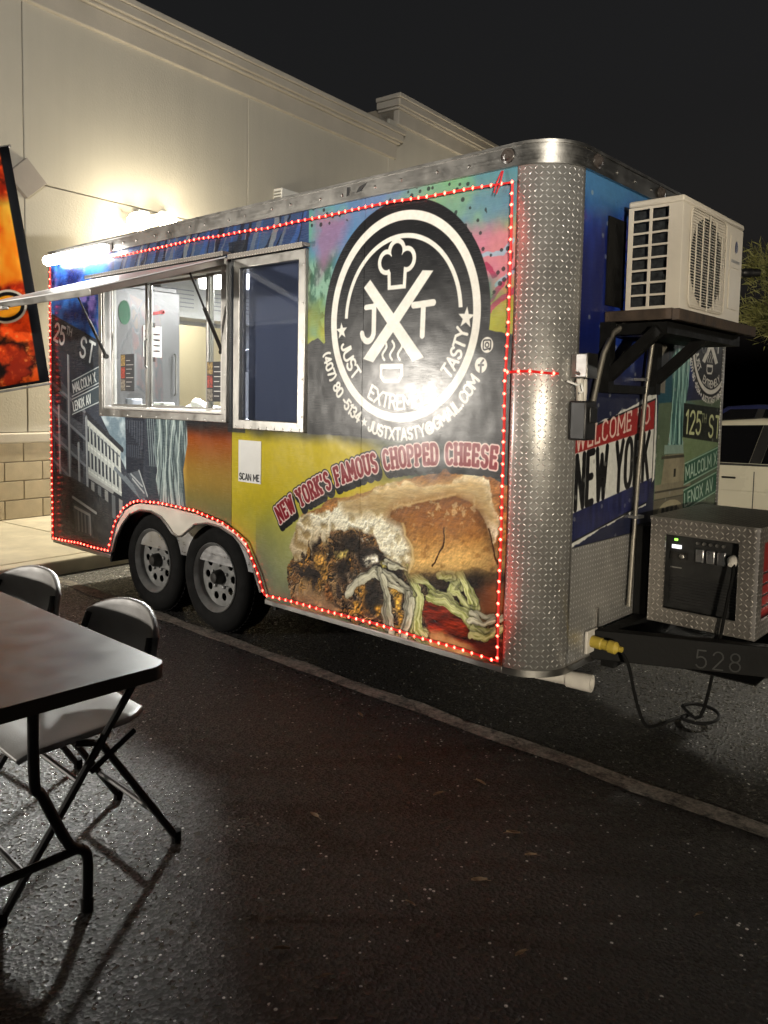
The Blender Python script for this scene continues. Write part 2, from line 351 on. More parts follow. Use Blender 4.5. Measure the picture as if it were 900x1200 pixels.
def arcp(cx, cy, rx, ry, a0, a1, n=10):
    return [(cx+rx*math.cos(R(a0+(a1-a0)*k/n)), cy+ry*math.sin(R(a0+(a1-a0)*k/n))) for k in range(n+1)]
GL = {  # letters as strokes in a box of height 1
 'A': (.66, [[(0, 0), (.33, 1), (.66, 0)], [(.12, .3), (.54, .3)]]),
 'B': (.56, [[(0, 0), (0, 1), (.3, 1)]+arcp(.3, .77, .24, .23, 90, -90)+[(0, .54)], [(.3, .54)]+arcp(.3, .27, .26, .27, 90, -90)+[(0, 0)]]),
 'C': (.6, [arcp(.32, .68, .3, .32, 30, 180)+arcp(.32, .32, .3, .32, 180, 330)]),
 'D': (.6, [[(0, 0), (0, 1), (.25, 1)]+arcp(.25, .65, .35, .35, 90, 0)+arcp(.25, .35, .35, .35, 0, -90)+[(0, 0)]]),
 'E': (.5, [[(.5, 1), (0, 1), (0, 0), (.5, 0)], [(0, .52), (.4, .52)]]),
 'F': (.5, [[(.5, 1), (0, 1), (0, 0)], [(0, .52), (.4, .52)]]),
 'G': (.64, [arcp(.32, .68, .3, .32, 30, 180)+arcp(.32, .32, .3, .32, 180, 360)+[(.62, .45), (.38, .45)]]),
 'H': (.6, [[(0, 0), (0, 1)], [(.6, 0), (.6, 1)], [(0, .52), (.6, .52)]]),
 'I': (.1, [[(.05, 0), (.05, 1)]]),
 'J': (.44, [[(.42, 1), (.42, .25)]+arcp(.22, .25, .2, .25, 0, -180)]),
 'K': (.6, [[(0, 0), (0, 1)], [(.58, 1), (.02, .42)], [(.2, .6), (.6, 0)]]),
 'L': (.46, [[(0, 1), (0, 0), (.46, 0)]]),
 'M': (.8, [[(0, 0), (0, 1), (.4, .3), (.8, 1), (.8, 0)]]),
 'N': (.62, [[(0, 0), (0, 1), (.62, 0), (.62, 1)]]),
 'O': (.64, [arcp(.32, .68, .32, .32, 0, 180)+arcp(.32, .32, .32, .32, 180, 360)+[(.64, .68)]]),
 'P': (.54, [[(0, 0), (0, 1), (.28, 1)]+arcp(.28, .74, .26, .26, 90, -90)+[(0, .48)]]),
 'R': (.58, [[(0, 0), (0, 1), (.28, 1)]+arcp(.28, .75, .26, .25, 90, -90)+[(0, .5)], [(.3, .5), (.58, 0)]]),
 'S': (.54, [arcp(.27, .75, .26, .25, 25, 180, 8)+arcp(.27, .75, .26, .25, 180, 270, 5)+arcp(.27, .25, .27, .25, 90, -155, 12)]),
 'T': (.58, [[(0, 1), (.58, 1)], [(.29, 1), (.29, 0)]]),
 'U': (.6, [[(0, 1), (0, .3)]+arcp(.3, .3, .3, .3, 180, 360)+[(.6, 1)]]),
 'V': (.62, [[(0, 1), (.31, 0), (.62, 1)]]),
 'W': (.92, [[(0, 1), (.23, 0), (.46, .85), (.69, 0), (.92, 1)]]),
 'X': (.62, [[(0, 0), (.62, 1)], [(0, 1), (.62, 0)]]),
 'Y': (.62, [[(0, 1), (.31, .48), (.62, 1)], [(.31, .48), (.31, 0)]]),
 '0': (.54, [arcp(.27, .7, .27, .3, 0, 180)+arcp(.27, .3, .27, .3, 180, 360)+[(.54, .7)]]),
 '1': (.26, [[(0, .8), (.2, 1), (.2, 0)]]),
 '2': (.52, [arcp(.26, .72, .26, .28, 165, -20, 8)+[(0, 0), (.52, 0)]]),
 '3': (.5, [arcp(.23, .77, .24, .23, 160, -90, 8), arcp(.23, .27, .27, .27, 90, -160, 8)]),
 '4': (.58, [[(.42, 0), (.42, 1), (0, .27), (.58, .27)]]),
 '5': (.52, [[(.48, 1), (.06, 1), (.03, .55)]+arcp(.24, .32, .28, .32, 125, -150, 10)]),
 '7': (.5, [[(0, 1), (.5, 1), (.16, 0)]]),
 '8': (.54, [arcp(.27, .76, .23, .24, 0, 360, 14), arcp(.27, .26, .27, .26, 0, 360, 14)]),
 '(': (.2, [arcp(.3, .5, .28, .62, 120, 240)]), ')': (.2, [arcp(-.1, .5, .28, .62, 60, -60)]),
 '-': (.3, [[(0, .45), (.3, .45)]]), '.': (.1, [[(.05, .02), (.05, .06)]]), "'": (.1, [[(.06, 1), (.03, .76)]]), ' ': (.26, []),
 '@': (.92, [arcp(.46, .45, .46, .5, -50, 300, 20), arcp(.46, .45, .2, .22, 0, 360, 12), [(.66, .66), (.66, .32)]+arcp(.79, .34, .13, .14, 180, 360, 6)]),
}
def serifs(strokes, s=.1):
    out = []
    for st in strokes:
        for p, q in ((st[0], st[1]), (st[-1], st[-2])):
            if (p[1] < .02 or p[1] > .98) and abs(p[1]-q[1]) > .4: out.append([(p[0]-s, p[1]), (p[0]+s, p[1])])
            if abs(p[0]-q[0]) > .25 and (p[1] < .02 or p[1] > .98): out.append([p, (p[0], p[1]+(.2 if p[1] < .5 else -.2))])
    return strokes+out
def layout(txt, gap=.22, cond=1.0, serif=False):
    """list of (glyph strokes, x offset), total width, for height 1"""
    x = 0; L = []
    for ch in txt:
        w_, st = GL[ch]; st = serifs(st) if serif else st
        L.append(([[(p[0]*cond, p[1]) for p in q] for q in st], x, w_*cond)); x += (w_+gap)*cond
    return L, x-gap*cond
def text_line(txt, o, h, ang=0., width=None, gap=.22, cond=1., serif=False, skew=0., align=0):
    L, W = layout(txt, gap, cond, serif); k = (width/(W*h)) if width else 1.
    c, s = math.cos(R(ang)), math.sin(R(ang)); out = []
    sh = -align*W*k*h
    for st, x, w_ in L:
        for q in st:
            P = []
            for (gx, gy) in q:
                a = sh+(x+gx)*k*h; b = gy*h
                a += 0; P.append((o[0]+a*c-b*(s if skew == 0 else math.sin(R(skew))), o[1]+a*s+b*(c if skew == 0 else math.cos(R(skew)))))
            out.append(P)
    return out
def text_arc(txt, c, rad, a0, h, inward, gap=.22, cond=1., serif=False, a1=None):
    """inward: reads along the bottom of a circle, tops towards its centre; else along the top. a0 start, a1 end in degrees"""
    L, W = layout(txt, gap, cond, serif); out = []
    k = 1.
    if a1 is not None: k = abs(R(a1-a0))*rad/(W*h)
    for st, x, w_ in L:
        mid = (x+w_/2)*k*h; t = R(a0)+(mid/rad if inward else -mid/rad)
        er = (math.cos(t), math.sin(t)); et = (-er[1], er[0]) if inward else (er[1], -er[0]); u = (-er[0], -er[1]) if inward else er
        for q in st:
            P = []
            for (gx, gy) in q:
                a = (gx-w_/2)*k*h; b = gy*h; P.append((c[0]+rad*er[0]+a*et[0]+b*u[0], c[1]+rad*er[1]+a*et[1]+b*u[1]))
            out.append(P)
    return out
def star(cx, cz, r, rot=90):
    return [(cx+(r if k % 2 == 0 else r*.42)*math.cos(R(rot+36*k)), cz+(r if k % 2 == 0 else r*.42)*math.sin(R(rot+36*k))) for k in range(10)]

class Canvas:
    def __init__(s, x0, z0, x1, z1, ppm):
        s.x0, s.z0, s.x1, s.z1, s.ppm = x0, z0, x1, z1, ppm
        s.w = int((x1-x0)*ppm); s.h = int((z1-z0)*ppm)
        s.X, s.Z = np.meshgrid((x0+(np.arange(s.w)+.5)/ppm).astype(np.float32), (z0+(np.arange(s.h)+.5)/ppm).astype(np.float32))
        s.img = np.zeros((s.h, s.w, 3), np.float32); s.px = 1/ppm
        s.wx = fbm(s.X*9, s.Z*9, 301, 5)-.5; s.wz = fbm(s.X*9+40, s.Z*9, 411, 5)-.5
    pad = 0.
    def sl(s, xs, zs, m):
        m = m+s.pad
        a = max(0, int((min(xs)-m-s.x0)*s.ppm)); b = min(s.w, int((max(xs)+m-s.x0)*s.ppm)+2)
        c = max(0, int((min(zs)-m-s.z0)*s.ppm)); d = min(s.h, int((max(zs)+m-s.z0)*s.ppm)+2)
        return (slice(c, d), slice(a, b)) if b > a and d > c else None
    def lay(s, sl, al, colr):
        c = colr[sl] if isinstance(colr, np.ndarray) and colr.ndim == 3 else np.array(colr, np.float32)
        s.img[sl] = s.img[sl]*(1-al[..., None])+c*al[..., None]
    def mask(s, pts, warp=0., soft=0.):
        sl = s.sl([p[0] for p in pts], [p[1] for p in pts], .01+soft+warp)
        if sl is None: return None, None
        X = s.X[sl]+(warp*s.wx[sl] if warp else 0); Z = s.Z[sl]+(warp*s.wz[sl] if warp else 0)
        ins = np.zeros(X.shape, bool); dm = np.full(X.shape, 1e9, np.float32); n = len(pts)
        for i in range(n):
            ax, az = pts[i]; bx, bz = pts[(i+1) % n]
            cr = ((az > Z) != (bz > Z)) & (X < (bx-ax)*(Z-az)/((bz-az) if abs(bz-az) > 1e-9 else 1e-9)+ax); ins ^= cr
            dx, dz = bx-ax, bz-az; L = dx*dx+dz*dz+1e-12
            t = np.clip(((X-ax)*dx+(Z-az)*dz)/L, 0, 1); dm = np.minimum(dm, (X-ax-t*dx)**2+(Z-az-t*dz)**2)
        d = np.where(ins, np.sqrt(dm), -np.sqrt(dm)); e = max(soft, s.px*.7)
        return sl, np.clip(d/e*.5+.5, 0, 1)
    def poly(s, pts, colr, warp=0., soft=0., alpha=1.):
        sl, a = s.mask(pts, warp, soft)
        if sl: s.lay(sl, a*alpha, colr)
    def stroke(s, paths, width, colr, off=(0, 0), alpha=1., soft=0., warp=0.):
        for P in paths:
            P = [(p[0]+off[0], p[1]+off[1]) for p in P]
            sl = s.sl([p[0] for p in P], [p[1] for p in P], width+.006+warp)
            if sl is None: continue
            X = s.X[sl]+(warp*s.wx[sl] if warp else 0); Z = s.Z[sl]+(warp*s.wz[sl] if warp else 0); dm = np.full(X.shape, 1e9, np.float32)
            for i in range(len(P)-1):
                ax, az = P[i]; dx, dz = P[i+1][0]-ax, P[i+1][1]-az; L = dx*dx+dz*dz+1e-12
                t = np.clip(((X-ax)*dx+(Z-az)*dz)/L, 0, 1); dm = np.minimum(dm, (X-ax-t*dx)**2+(Z-az-t*dz)**2)
            s.lay(sl, np.clip((width/2-np.sqrt(dm))/max(soft, s.px*.8)+.5, 0, 1)*alpha, colr)
    def ring(s, c, r0, r1, colr, a0=None, a1=None, alpha=1.):
        sl = s.sl([c[0]-r1, c[0]+r1], [c[1]-r1, c[1]+r1], .01); X = s.X[sl]-c[0]; Z = s.Z[sl]-c[1]; d = np.hypot(X, Z)
        al = np.clip((r1-d)/s.px+.5, 0, 1)*np.clip((d-r0)/s.px+.5, 0, 1)
        if a0 is not None:
            t = (np.degrees(np.arctan2(Z, X))-a0) % 360; al = al*(t < (a1-a0) % 360)
        s.lay(sl, al*alpha, colr)
    def image(s, name):
        im = bpy.data.images.new(name, s.w, s.h); im.colorspace_settings.name = 'sRGB'
        px = np.ones((s.h, s.w, 4), np.float32); px[..., :3] = np.clip(s.img/255., 0, 1)
        im.pixels.foreach_set(px.ravel()); im.update(); im.pack(); return im

def emblem(cv, c, k, lite=(214, 212, 206), dark=(29, 30, 33), inner=True, phone=True):
    """round emblem: chef hat, crossed utensils, J and T, steaming mug, ring lettering"""
    q = lambda x, z: (c[0]+x*k, c[1]+z*k)
    cv.ring(c, -1, .525*k, dark)
    cv.ring(c, .432*k, .474*k, lite)
    cv.ring(c, .352*k, .374*k, lite, 4, 178)
    cv.poly([q(-.243, .150), q(-.200, .185), q(.155, -.182), q(.085, -.200)], lite)
    cv.poly([q(.135, .200), q(.200, .193), q(-.170, -.200), q(-.240, -.182)], lite)
    # hat
    blobs = [(-.092, .255), (-.028, .298), (.036, .258)]
    for grow, cl in ((0, lite), (-.022, dark)):
        for bx, bz in blobs: cv.ring(q(bx, bz), -1, (.058+grow)*k, cl)
        if grow: cv.ring(q(-.028, .24), -1, .05*k, cl)
        g = -grow*.9
        cv.poly([q(-.082+g, .128+g), q(.034-g, .128+g), q(.040-g, .25), q(-.088+g, .25)], cl)
    cv.stroke([[q(-.170, .060), q(-.170, -.055)]+[q(*p) for p in arcp(-.21, -.055, .04, .045, 0, -170)]], .03*k, lite)
    cv.stroke([[q(-.225, .058), q(-.170, .060)]], .026*k, lite)
    cv.stroke([[q(.085, .05), q(.205, .055)], [q(.145, .05), q(.142, -.085)]], .03*k, lite)
    for i in (-1, 0, 1):
        cv.stroke([[q(-.045+i*.05+.014*math.sin(t*.9), -.105-.012*t) for t in range(8)]], .013*k, lite)
    cv.stroke([[q(-.115, -.215), q(.02, -.215), q(.02, -.26), q(.0, -.285), q(-.095, -.285), q(-.115, -.265), q(-.115, -.215)], [q(-.115, -.222), q(.02, -.222)]], .017*k, lite)
    cv.poly([q(*p) for p in star(-.395, -.045, .042, 95)], lite)
    cv.poly([q(*p) for p in star(.395, -.02, .048, 85)], lite)
    if inner:
        h = .062*k
        cv.stroke(text_arc('JUST', c, .413*k, 196, h, True, a1=223), .0135*k, lite)
        cv.stroke(text_arc('EXTREMELY', c, .413*k, 241, h, True, a1=303), .0135*k, lite)
        cv.stroke(text_arc('TASTY', c, .413*k, 318, h, True, a1=350), .0135*k, lite)
    if phone:
        h = .050*k
        cv.stroke(text_arc('(407) 80 -5134', c, .553*k, 196.5, h, True, a1=241), .0125*k, lite)
        a = R(245); cv.poly(star(c[0]+.53*k*math.cos(a), c[1]+.53*k*math.sin(a), .026*k), lite)
        cv.stroke(text_arc('JUSTXTASTY@GMAIL.COM', c, .553*k, 249, h, True, a1=329), .0125*k, lite)
        for a, kind in ((335.5, 0), (345, 1)):
            o = (c[0]+.53*k*math.cos(R(a)), c[1]+.53*k*math.sin(R(a)))
            cv.ring(o, -1, .033*k, lite)
            if kind == 0: cv.stroke([[(o[0], o[1]-.03*k), (o[0], o[1]+.008*k), (o[0]+.012*k, o[1]+.02*k)], [(o[0]-.012*k, o[1]), (o[0]+.012*k, o[1])]], .009*k, dark)
            else:
                cv.stroke([[(o[0]+p[0]*k, o[1]+p[1]*k) for p in rrect(-.02, -.02, .02, .02, .007, 2)+[(.02, -.013)]]], .006*k, dark); cv.ring(o, .007*k, .012*k, dark)

def paint_side():
    cv = Canvas(0, .345, 4.04, 2.42, 470); X, Z, img = cv.X, cv.Z, cv.img
    # background colour zones
    n1 = fbm(X*3, Z*3, 5, 5); n2 = fbm(X*7, Z*7, 15, 5); n3 = fbm(X*1.5, Z*1.5, 25, 4)
    slate = lerp((34, 37, 44), (62, 66, 74), n1)
    img[:] = slate
    # blue night paint, rear top
    blue = lerp((14, 22, 70), (40, 96, 168), sstep(.3, .7, n2)); blue = lerp(blue, (150, 120, 190), sstep(.62, .75, fbm(X*5+9, Z*5, 45, 4))*.8)
    m = sstep(1.78, 1.92, Z+.22*(X-.25)+.08*(n1-.5))*sstep(.95, .7, X); img[:] = lerp(img, (0, 0, 0), m*0)+0; img[:] = img*(1-m[..., None])+blue*m[..., None]
    # street scene, dark tower and statue print below the window
    cv.poly([(.70, 1.31), (1.04, 1.31), (1.04, .95), (.96, 1.04)], lerp((95, 112, 122), (160, 172, 176), sstep(.4, .65, fbm(X*8, Z*8, 61, 5))))
    cv.poly([(1.03, 1.31), (1.27, 1.31), (1.25, .9), (1.05, .93)], (38, 41, 48))
    fac = lerp((140, 146, 144), (186, 190, 184), n1)
    F = [(.50, 1.28), (.97, 1.075), (.985, .72), (.515, .82)]
    cv.poly(F, fac)
    fq = lambda u, v: (F[0][0]+(F[1][0]-F[0][0])*u+(F[3][0]-F[0][0])*v, (F[0][1]*(1-u)+F[1][1]*u)*(1-v)+(F[3][1]*(1-u)+F[2][1]*u)*v)
    cv.stroke([[fq(-.04, -.06), fq(1.05, -.05)]], .035, (44, 46, 50)); cv.stroke([[fq(0, .03), fq(1, .03)]], .010, (176, 180, 172))
    for row, (v0, v1) in enumerate(((.10, .34), (.48, .73))):
        for i in range(9):
            u = .04+i*.105; cv.poly([fq(u, v0), fq(u+.055, v0), fq(u+.055, v1), fq(u, v1)], (48, 52, 58))
        cv.stroke([[fq(0, v1+.06), fq(1, v1+.06)]], .008, (182, 186, 180))
    cv.poly([fq(0, .86), fq(1, .86), fq(1, 1.5), fq(0, 1.6)], (40, 42, 46))
    for i in range(5):
        u = .12+i*.2; cv.poly([fq(u, .93), fq(u+.1, .93), fq(u+.1, 1.35), fq(u, 1.35)], (86, 90, 92) if i % 2 else (120, 122, 120))
    cv.stroke([[fq(.05, .88), fq(.75, .88)]], .028, (132, 134, 132))
    for i in range(10):
        u = .02+i*.1; cv.stroke([[fq(u, .06), fq(u, .80)]], .005, (120, 126, 124)); cv.poly([fq(u+.012, .105), fq(u+.06, .105), fq(u+.06, .14), fq(u+.012, .14)], (92, 98, 100))
    for i in range(7): cv.poly([(1.05+.03*i, 1.28), (1.066+.03*i, 1.28), (1.064+.03*i, 1.22-.02*i), (1.05+.03*i, 1.22-.02*i)], (62, 66, 74)); cv.poly([(1.06+.026*i, 1.12), (1.074+.026*i, 1.12), (1.072+.026*i, 1.04), (1.06+.026*i, 1.04)], (58, 62, 70))
    # nearer block with tall posts
    cv.poly([(0, 1.62), (.2, 1.5), (.49, 1.34), (.5, .8), (.0, .86)], lerp((52, 56, 62), (78, 82, 88), n2))
    for i in range(4):
        z = 1.42-.19*i; cv.stroke([[(0, z+.1), (.49, z-.1)]], .022, (104, 110, 116)); cv.poly([(.03, z+.05), (.22, z-.02), (.22, z-.12), (.03, z-.06)], (36, 38, 44)); cv.poly([(.29, z-.04), (.46, z-.1), (.46, z-.19), (.29, z-.14)], (38, 40, 46))
    for x, z1, z0 in ((.25, 1.85, .78), (.10, 1.35, .84), (.395, 1.09, .77), (.51, 1.28, .77)):
        cv.stroke([[(x, z1), (x+.012, z0)]], .030, (120, 126, 130)); cv.stroke([[(x-.008, z1), (x+.004, z0)]], .008, (164, 168, 168))
    cv.poly([(0, .86), (.3, .84), (.5, .80), (.85, .70), (.9, .345), (0, .345)], lerp((42, 43, 45), (86, 86, 84), sstep(.35, .75, n1+.25*(.7-Z))))
    cv.poly([(.30, .66), (.56, .615), (.60, .44), (.34, .45)], (70, 71, 72)); cv.stroke([[(.33, .63), (.55, .595), (.56, .46)], [(.30, .70), (.64, .62)]], .02, (150, 150, 146)); cv.stroke([[(.38+.05*i, .60-.008*i), (.39+.05*i, .47)] for i in range(4)], .022, (108, 110, 110))
    cv.stroke([[(.9+.13*i, .95-.05*i), (1.35, .72)] for i in range(2)], .03, (96, 104, 110)); cv.poly([(1.06, .93), (1.20, .96), (1.30, .80), (1.22, .77)], (72, 78, 84))
    cv.stroke([[(1.10, .93), (1.24, .86)], [(1.12, .90), (1.26, .82)], [(1.20, .96), (1.31, .79)]], .012, (150, 156, 158))
    # statue robe
    rob = lerp((62, 74, 76), (138, 152, 150), sstep(.3, .7, fbm((X+.25*Z)*38, Z*2.2, 71, 4)))
    cv.poly([(1.30, 1.31), (1.76, 1.31), (1.74, 1.15), (1.70, 1.0), (1.73, .77), (1.36, .73), (1.42, .95)], rob, .03)
    for i in range(9):
        x = 1.42+.037*i; cv.stroke([[(x+.03, 1.3), (x+.02*math.sin(i), 1.05), (x-.035+.01*i, .76)]], .011, (52, 62, 66) if i % 2 else (158, 170, 166), warp=.03)
    cv.poly([(1.28, 1.31), (1.40, 1.31), (1.36, 1.05), (1.45, .75), (1.30, .75), (1.33, 1.0)], (48, 54, 60), .03)
    cv.stroke([[(1.30+.012*i, 1.3), (1.33+.012*i, 1.0)] for i in range(0, 7, 2)], .007, (118, 130, 132))
    # orange to olive, then yellow
    org = lerp((150, 66, 22), (158, 128, 58), sstep(1.28, .95, Z)); org = lerp(org, (112, 116, 76), sstep(.98, .74, Z)); org = lerp(org, (92, 40, 20), sstep(1.17, 1.27, Z+.08*(n1-.5))*.85)
    cv.poly([(1.74, 1.33), (2.20, 1.33), (2.20, .5), (1.69, .5), (1.73, .78), (1.70, 1.0), (1.745, 1.16)], org)
    yel = lerp((190, 172, 30), (140, 142, 52), sstep(1.0, .7, Z+.25*(n3-.5))); yel = lerp(yel, (96, 108, 82), sstep(.82, .5, Z)); yel = lerp(yel, (205, 186, 60), sstep(.55, .72, n3)*.5)
    cv.poly([(2.18, 1.30), (3.5, 1.33), (4.04, 1.33), (4.04, .345), (2.18, .345)], yel)
    m = sstep(1.20, 1.31, Z-.12*sstep(2.55, 3.1, X)*0+.05*(n2-.5))*(X > 1.72); img[:] = img*(1-m[..., None])+np.float32((34, 37, 42))*m[..., None]
    m = sstep(3.15, 3.62, X+.25*(n1-.5))*(Z < 1.32)*(Z > 1.0); img[:] = img*(1-m[..., None])+lerp((30, 38, 34), (36, 62, 58), n2)*m[..., None]
    m = sstep(.62, .40, Z+.12*(n1-.5))*sstep(2.25, 2.5, X)*(X < 2.95); img[:] = img*(1-m[..., None]*.8)+np.float32((62, 72, 70))*m[..., None]*.8
    m = sstep(2.78, 2.45, X)*sstep(.9, .5, Z)*(X > 2.4)*.6; img[:] = img*(1-m[..., None])+np.float32((92, 104, 98))*m[..., None]
    # painted graffiti top band
    gra = lerp((36, 52, 92), (70, 92, 120), n2)
    cv.poly([(.9, 2.42), (2.82, 2.42), (2.82, 2.20), (.9, 2.20)], gra)
    for i in range(34):
        x = .95+1.8*i/34+.02*math.sin(i*5); c_ = ((28, 30, 38), (92, 104, 118), (52, 84, 140), (34, 38, 50), (120, 128, 132))[i % 5]
        cv.stroke([[(x, 2.20), (x+.10+.05*math.sin(i*3), 2.42)]], .012+.012*(i % 3), c_, warp=.05, alpha=.8)
    cv.poly([(2.14, 2.3), (2.30, 2.3), (2.30, 1.25), (2.14, 1.25)], (40, 44, 50), alpha=.85)
    g = [(np.float32(c_)) for c_ in ((96, 150, 138), (86, 128, 176), (176, 120, 150), (196, 132, 158), (150, 166, 60), (70, 120, 110), (192, 178, 70))]
    wv = X*1.2+.5*Z+1.1*(n3-.5)+.35*(n2-.5); top = sum(g[i][None, None]*np.clip(1-np.abs(((wv*3.1) % 7)-i), 0, 1)[..., None] for i in range(7))
    top = top*(.62+.5*n2)[..., None]
    zl = sstep(2.02, 1.75, Z+.15*(n2-.5)); top = top*(1-zl[..., None])+lerp((120, 128, 34), (182, 176, 44), n2)*zl[..., None]
    zt = sstep(2.08, 2.22, Z+.2*(n1-.5)); top = top*(1-.75*zt[..., None])+lerp((66, 118, 158), (92, 150, 132), sstep(.4, .6, n1))*.75*zt[..., None]
    tl = sstep(2.84, 2.80, X)*1.; keep = img.copy()
    cv.poly([(2.80, 2.42), (4.04, 2.42), (4.04, 1.70), (2.80, 1.70)], top.astype(np.float32))
    cv.poly([(2.80, 2.12), (2.99, 2.16), (2.99, 1.94), (2.80, 1.90)], lerp((58, 92, 78), (120, 156, 138), sstep(.4, .6, fbm(X*40, Z*18, 88, 4))), .05, .03)
    cv.poly([(2.86, 2.36), (3.10, 2.30), (3.0, 2.16), (2.88, 2.05), (2.84, 2.2)], (142, 100, 132), .12, .04, .75)
    cv.poly([(2.81, 1.92), (2.90, 1.94), (2.90, 1.74), (2.81, 1.74)], lerp((70, 128, 150), (130, 140, 50), n2), .06, .03, .8)
    cv.poly([(3.70, 2.14), (4.04, 2.17), (4.04, 1.98), (3.9, 1.90), (3.8, 1.98)], (184, 112, 132), .1, .03, .8)
    cv.stroke([[(3.80, 1.98), (3.87, 2.01), (3.93, 1.96)], [(3.93, 1.86), (3.99, 1.95), (4.03, 2.02)], [(3.92, 1.82), (4.03, 1.90)]], .022, (150, 44, 78), warp=.06, alpha=.85)
    cv.stroke([[(3.86, 2.05), (3.97, 2.06), (4.02, 2.1)], [(3.95, 1.92), (4.02, 1.99)]], .02, (136, 170, 190), warp=.06, alpha=.8)
    cv.poly([(3.83, 1.95), (3.93, 1.95), (3.96, 1.86), (3.86, 1.82)], (52, 112, 96), .1, .03, .8)
    d, idv = cells(X*26, Z*26, 7); sp = (d < .28*idv)*(idv > .55)*(X > 2.8)*(Z > 1.72)*(n1 > .45); img[:] = img*(1-.75*sp[..., None])+np.float32((34, 38, 40))*.75*sp[..., None]
    # black field under the emblem
    blk = lerp((27, 28, 31), (38, 40, 43), n1)
    cv.poly([(2.80, 1.31), (2.80, 1.72), (2.88, 1.75), (2.92, 1.72), (3.0, 1.8), (3.85, 1.8), (3.90, 1.745), (3.97, 1.735), (4.04, 1.72), (4.04, 1.27), (2.80, 1.27)], blk, .03)
    keepX = cv.X; cv.X = 3.418+(keepX-3.418)/.945; cv.pad = .05; emblem(cv, (3.418, 1.822), 1.0); cv.X = keepX; cv.pad = 0.
    # street signs at the rear
    cv.poly([(.0, 2.03), (.72, 1.80), (.72, 1.585), (.0, 1.80)], (43, 46, 50))
    cv.stroke(text_line('25', (.03, 1.84), .125, -17.5), .021, (176, 180, 178)); cv.stroke(text_line('TH', (.225, 1.875), .055, -17.5), .010, (150, 154, 154)); cv.stroke(text_line('ST', (.42, 1.715), .135, -17.5, gap=.3), .022, (176, 180, 178))
    for (z, tx, wd) in ((1.42, 'MALCOLM X', .33), (1.29, 'LENOX AV', .26)):
        cv.poly([(.30, z), (.72, z+.105), (.72, z+.225), (.30, z+.12)], (58, 66, 70)); cv.stroke([[(.305, z+.006), (.72, z+.11)], [(.305, z+.114), (.72, z+.219)]], .007, (168, 176, 176))
        cv.stroke(text_line(tx, (.33, z+.032), .062, 14, width=wd), .010, (190, 196, 194))
    # --- sandwich print: each food gets a small relief that is lit from the upper left of the picture, as in a food photo
    def relief(h, k): gz, gx = np.gradient(h); return np.clip(1+k*(gx*.6-gz*.9)*6, .3, 1.7)
    def dome(sc, seed, wob=8.):
        d, idv = cells(X*sc+wob*cv.wx, Z*sc+wob*cv.wz, seed); return np.sqrt(np.clip(1-(d/.78)**2, 0, 1)), idv
    def strip(P, w0, w1, edge, mid):
        xs = [p[0] for p in P]; zs = [p[1] for p in P]; sl = cv.sl(xs, zs, max(w0, w1)+.03)
        if sl is None: return
        Xs = X[sl]+.05*cv.wx[sl]; Zs = Z[sl]+.05*cv.wz[sl]; best = np.full(Xs.shape, 1e9, np.float32); off = np.zeros(Xs.shape, np.float32); tt = np.zeros(Xs.shape, np.float32); n = len(P)-1
        for i in range(n):
            ax, az = P[i]; dx, dz = P[i+1][0]-ax, P[i+1][1]-az; L2 = dx*dx+dz*dz+1e-9; t = np.clip(((Xs-ax)*dx+(Zs-az)*dz)/L2, 0, 1)
            ex = Xs-ax-t*dx; ez = Zs-az-t*dz; d = ex*ex+ez*ez; m_ = d < best; best = np.where(m_, d, best); off = np.where(m_, (dx*ez-dz*ex)/math.sqrt(L2), off); tt = np.where(m_, (i+t)/n, tt)
        hw = (w0+(w1-w0)*tt)*.5*(.45+1.1*fbm(Xs*26, Zs*26, 640, 3)); q = off/(hw+1e-4); dist = np.sqrt(best)
        fib = fbm(off*210+7*fbm(Xs*14, Zs*14, 655, 2), tt*5+P[0][0]*30, 650, 3); cl = lerp(edge, mid, sstep(.28, .62, fib)); cl = cl*(.80+.34*fbm(Xs*20, Zs*20, 660, 3))[..., None]
        cl = lerp(cl, tuple(min(255, v*1.12) for v in mid), sstep(.35, .0, np.abs(q-.3))*.35)
        a = np.clip((hw-dist)/cv.px*.7+.5, 0, 1); sh = np.clip((hw+.012-np.sqrt((best)))/.018, 0, 1)*.55
        cv.img[sl] = cv.img[sl]*(1-sh[..., None]); cv.img[sl] = cv.img[sl]*(1-a[..., None])+np.clip(cl, 0, 255)*a[..., None]
    # pale glow round the roll
    cv.poly([(2.5, .36), (2.52, .62), (2.62, .80), (2.85, .95), (3.0, .9), (2.8, .36)], (150, 158, 116), .1, .16, .7)
    crust = lerp((96, 56, 26), (178, 126, 66), fbm(X*14, Z*30, 150, 5))*relief(fbm(X*22, Z*30, 152, 4), .9)[..., None]
    cv.poly([(2.74,.80),(2.77,.85),(2.889,.897),(2.969,.944),(3.175,1.002),(3.367,1.055),(3.531,1.114),(3.633,1.149),(3.737,1.164),(3.841,1.157),(3.95,1.133),(4.04,1.10),(4.04,.70),(3.876,.75),(3.693,.8),(3.342,.8),(3.06,.8),(2.845,.8)], crust.astype(np.float32), .05)
    # filling: big and small crumbs of meat, cheese and onion
    H1, i1 = dome(11, 170, 8.); H2, i2 = dome(27, 190, 9.)
    pal = np.float32(((38, 31, 29), (62, 50, 44), (150, 106, 56), (96, 70, 48), (172, 146, 104), (44, 36, 34), (120, 92, 62), (168, 122, 52)))
    c1 = pal[(i1*7.99).astype(int)]; c2 = pal[(i2*7.99).astype(int)]; hgt = H1*.9+H2*.30+.06*fbm(X*50, Z*50, 197, 3)
    fil = (c1*.62+c2*.38)*relief(hgt, 1.1)[..., None]*(.42+.62*np.clip(H1, 0, 1)*(.55+.45*H2))[..., None]
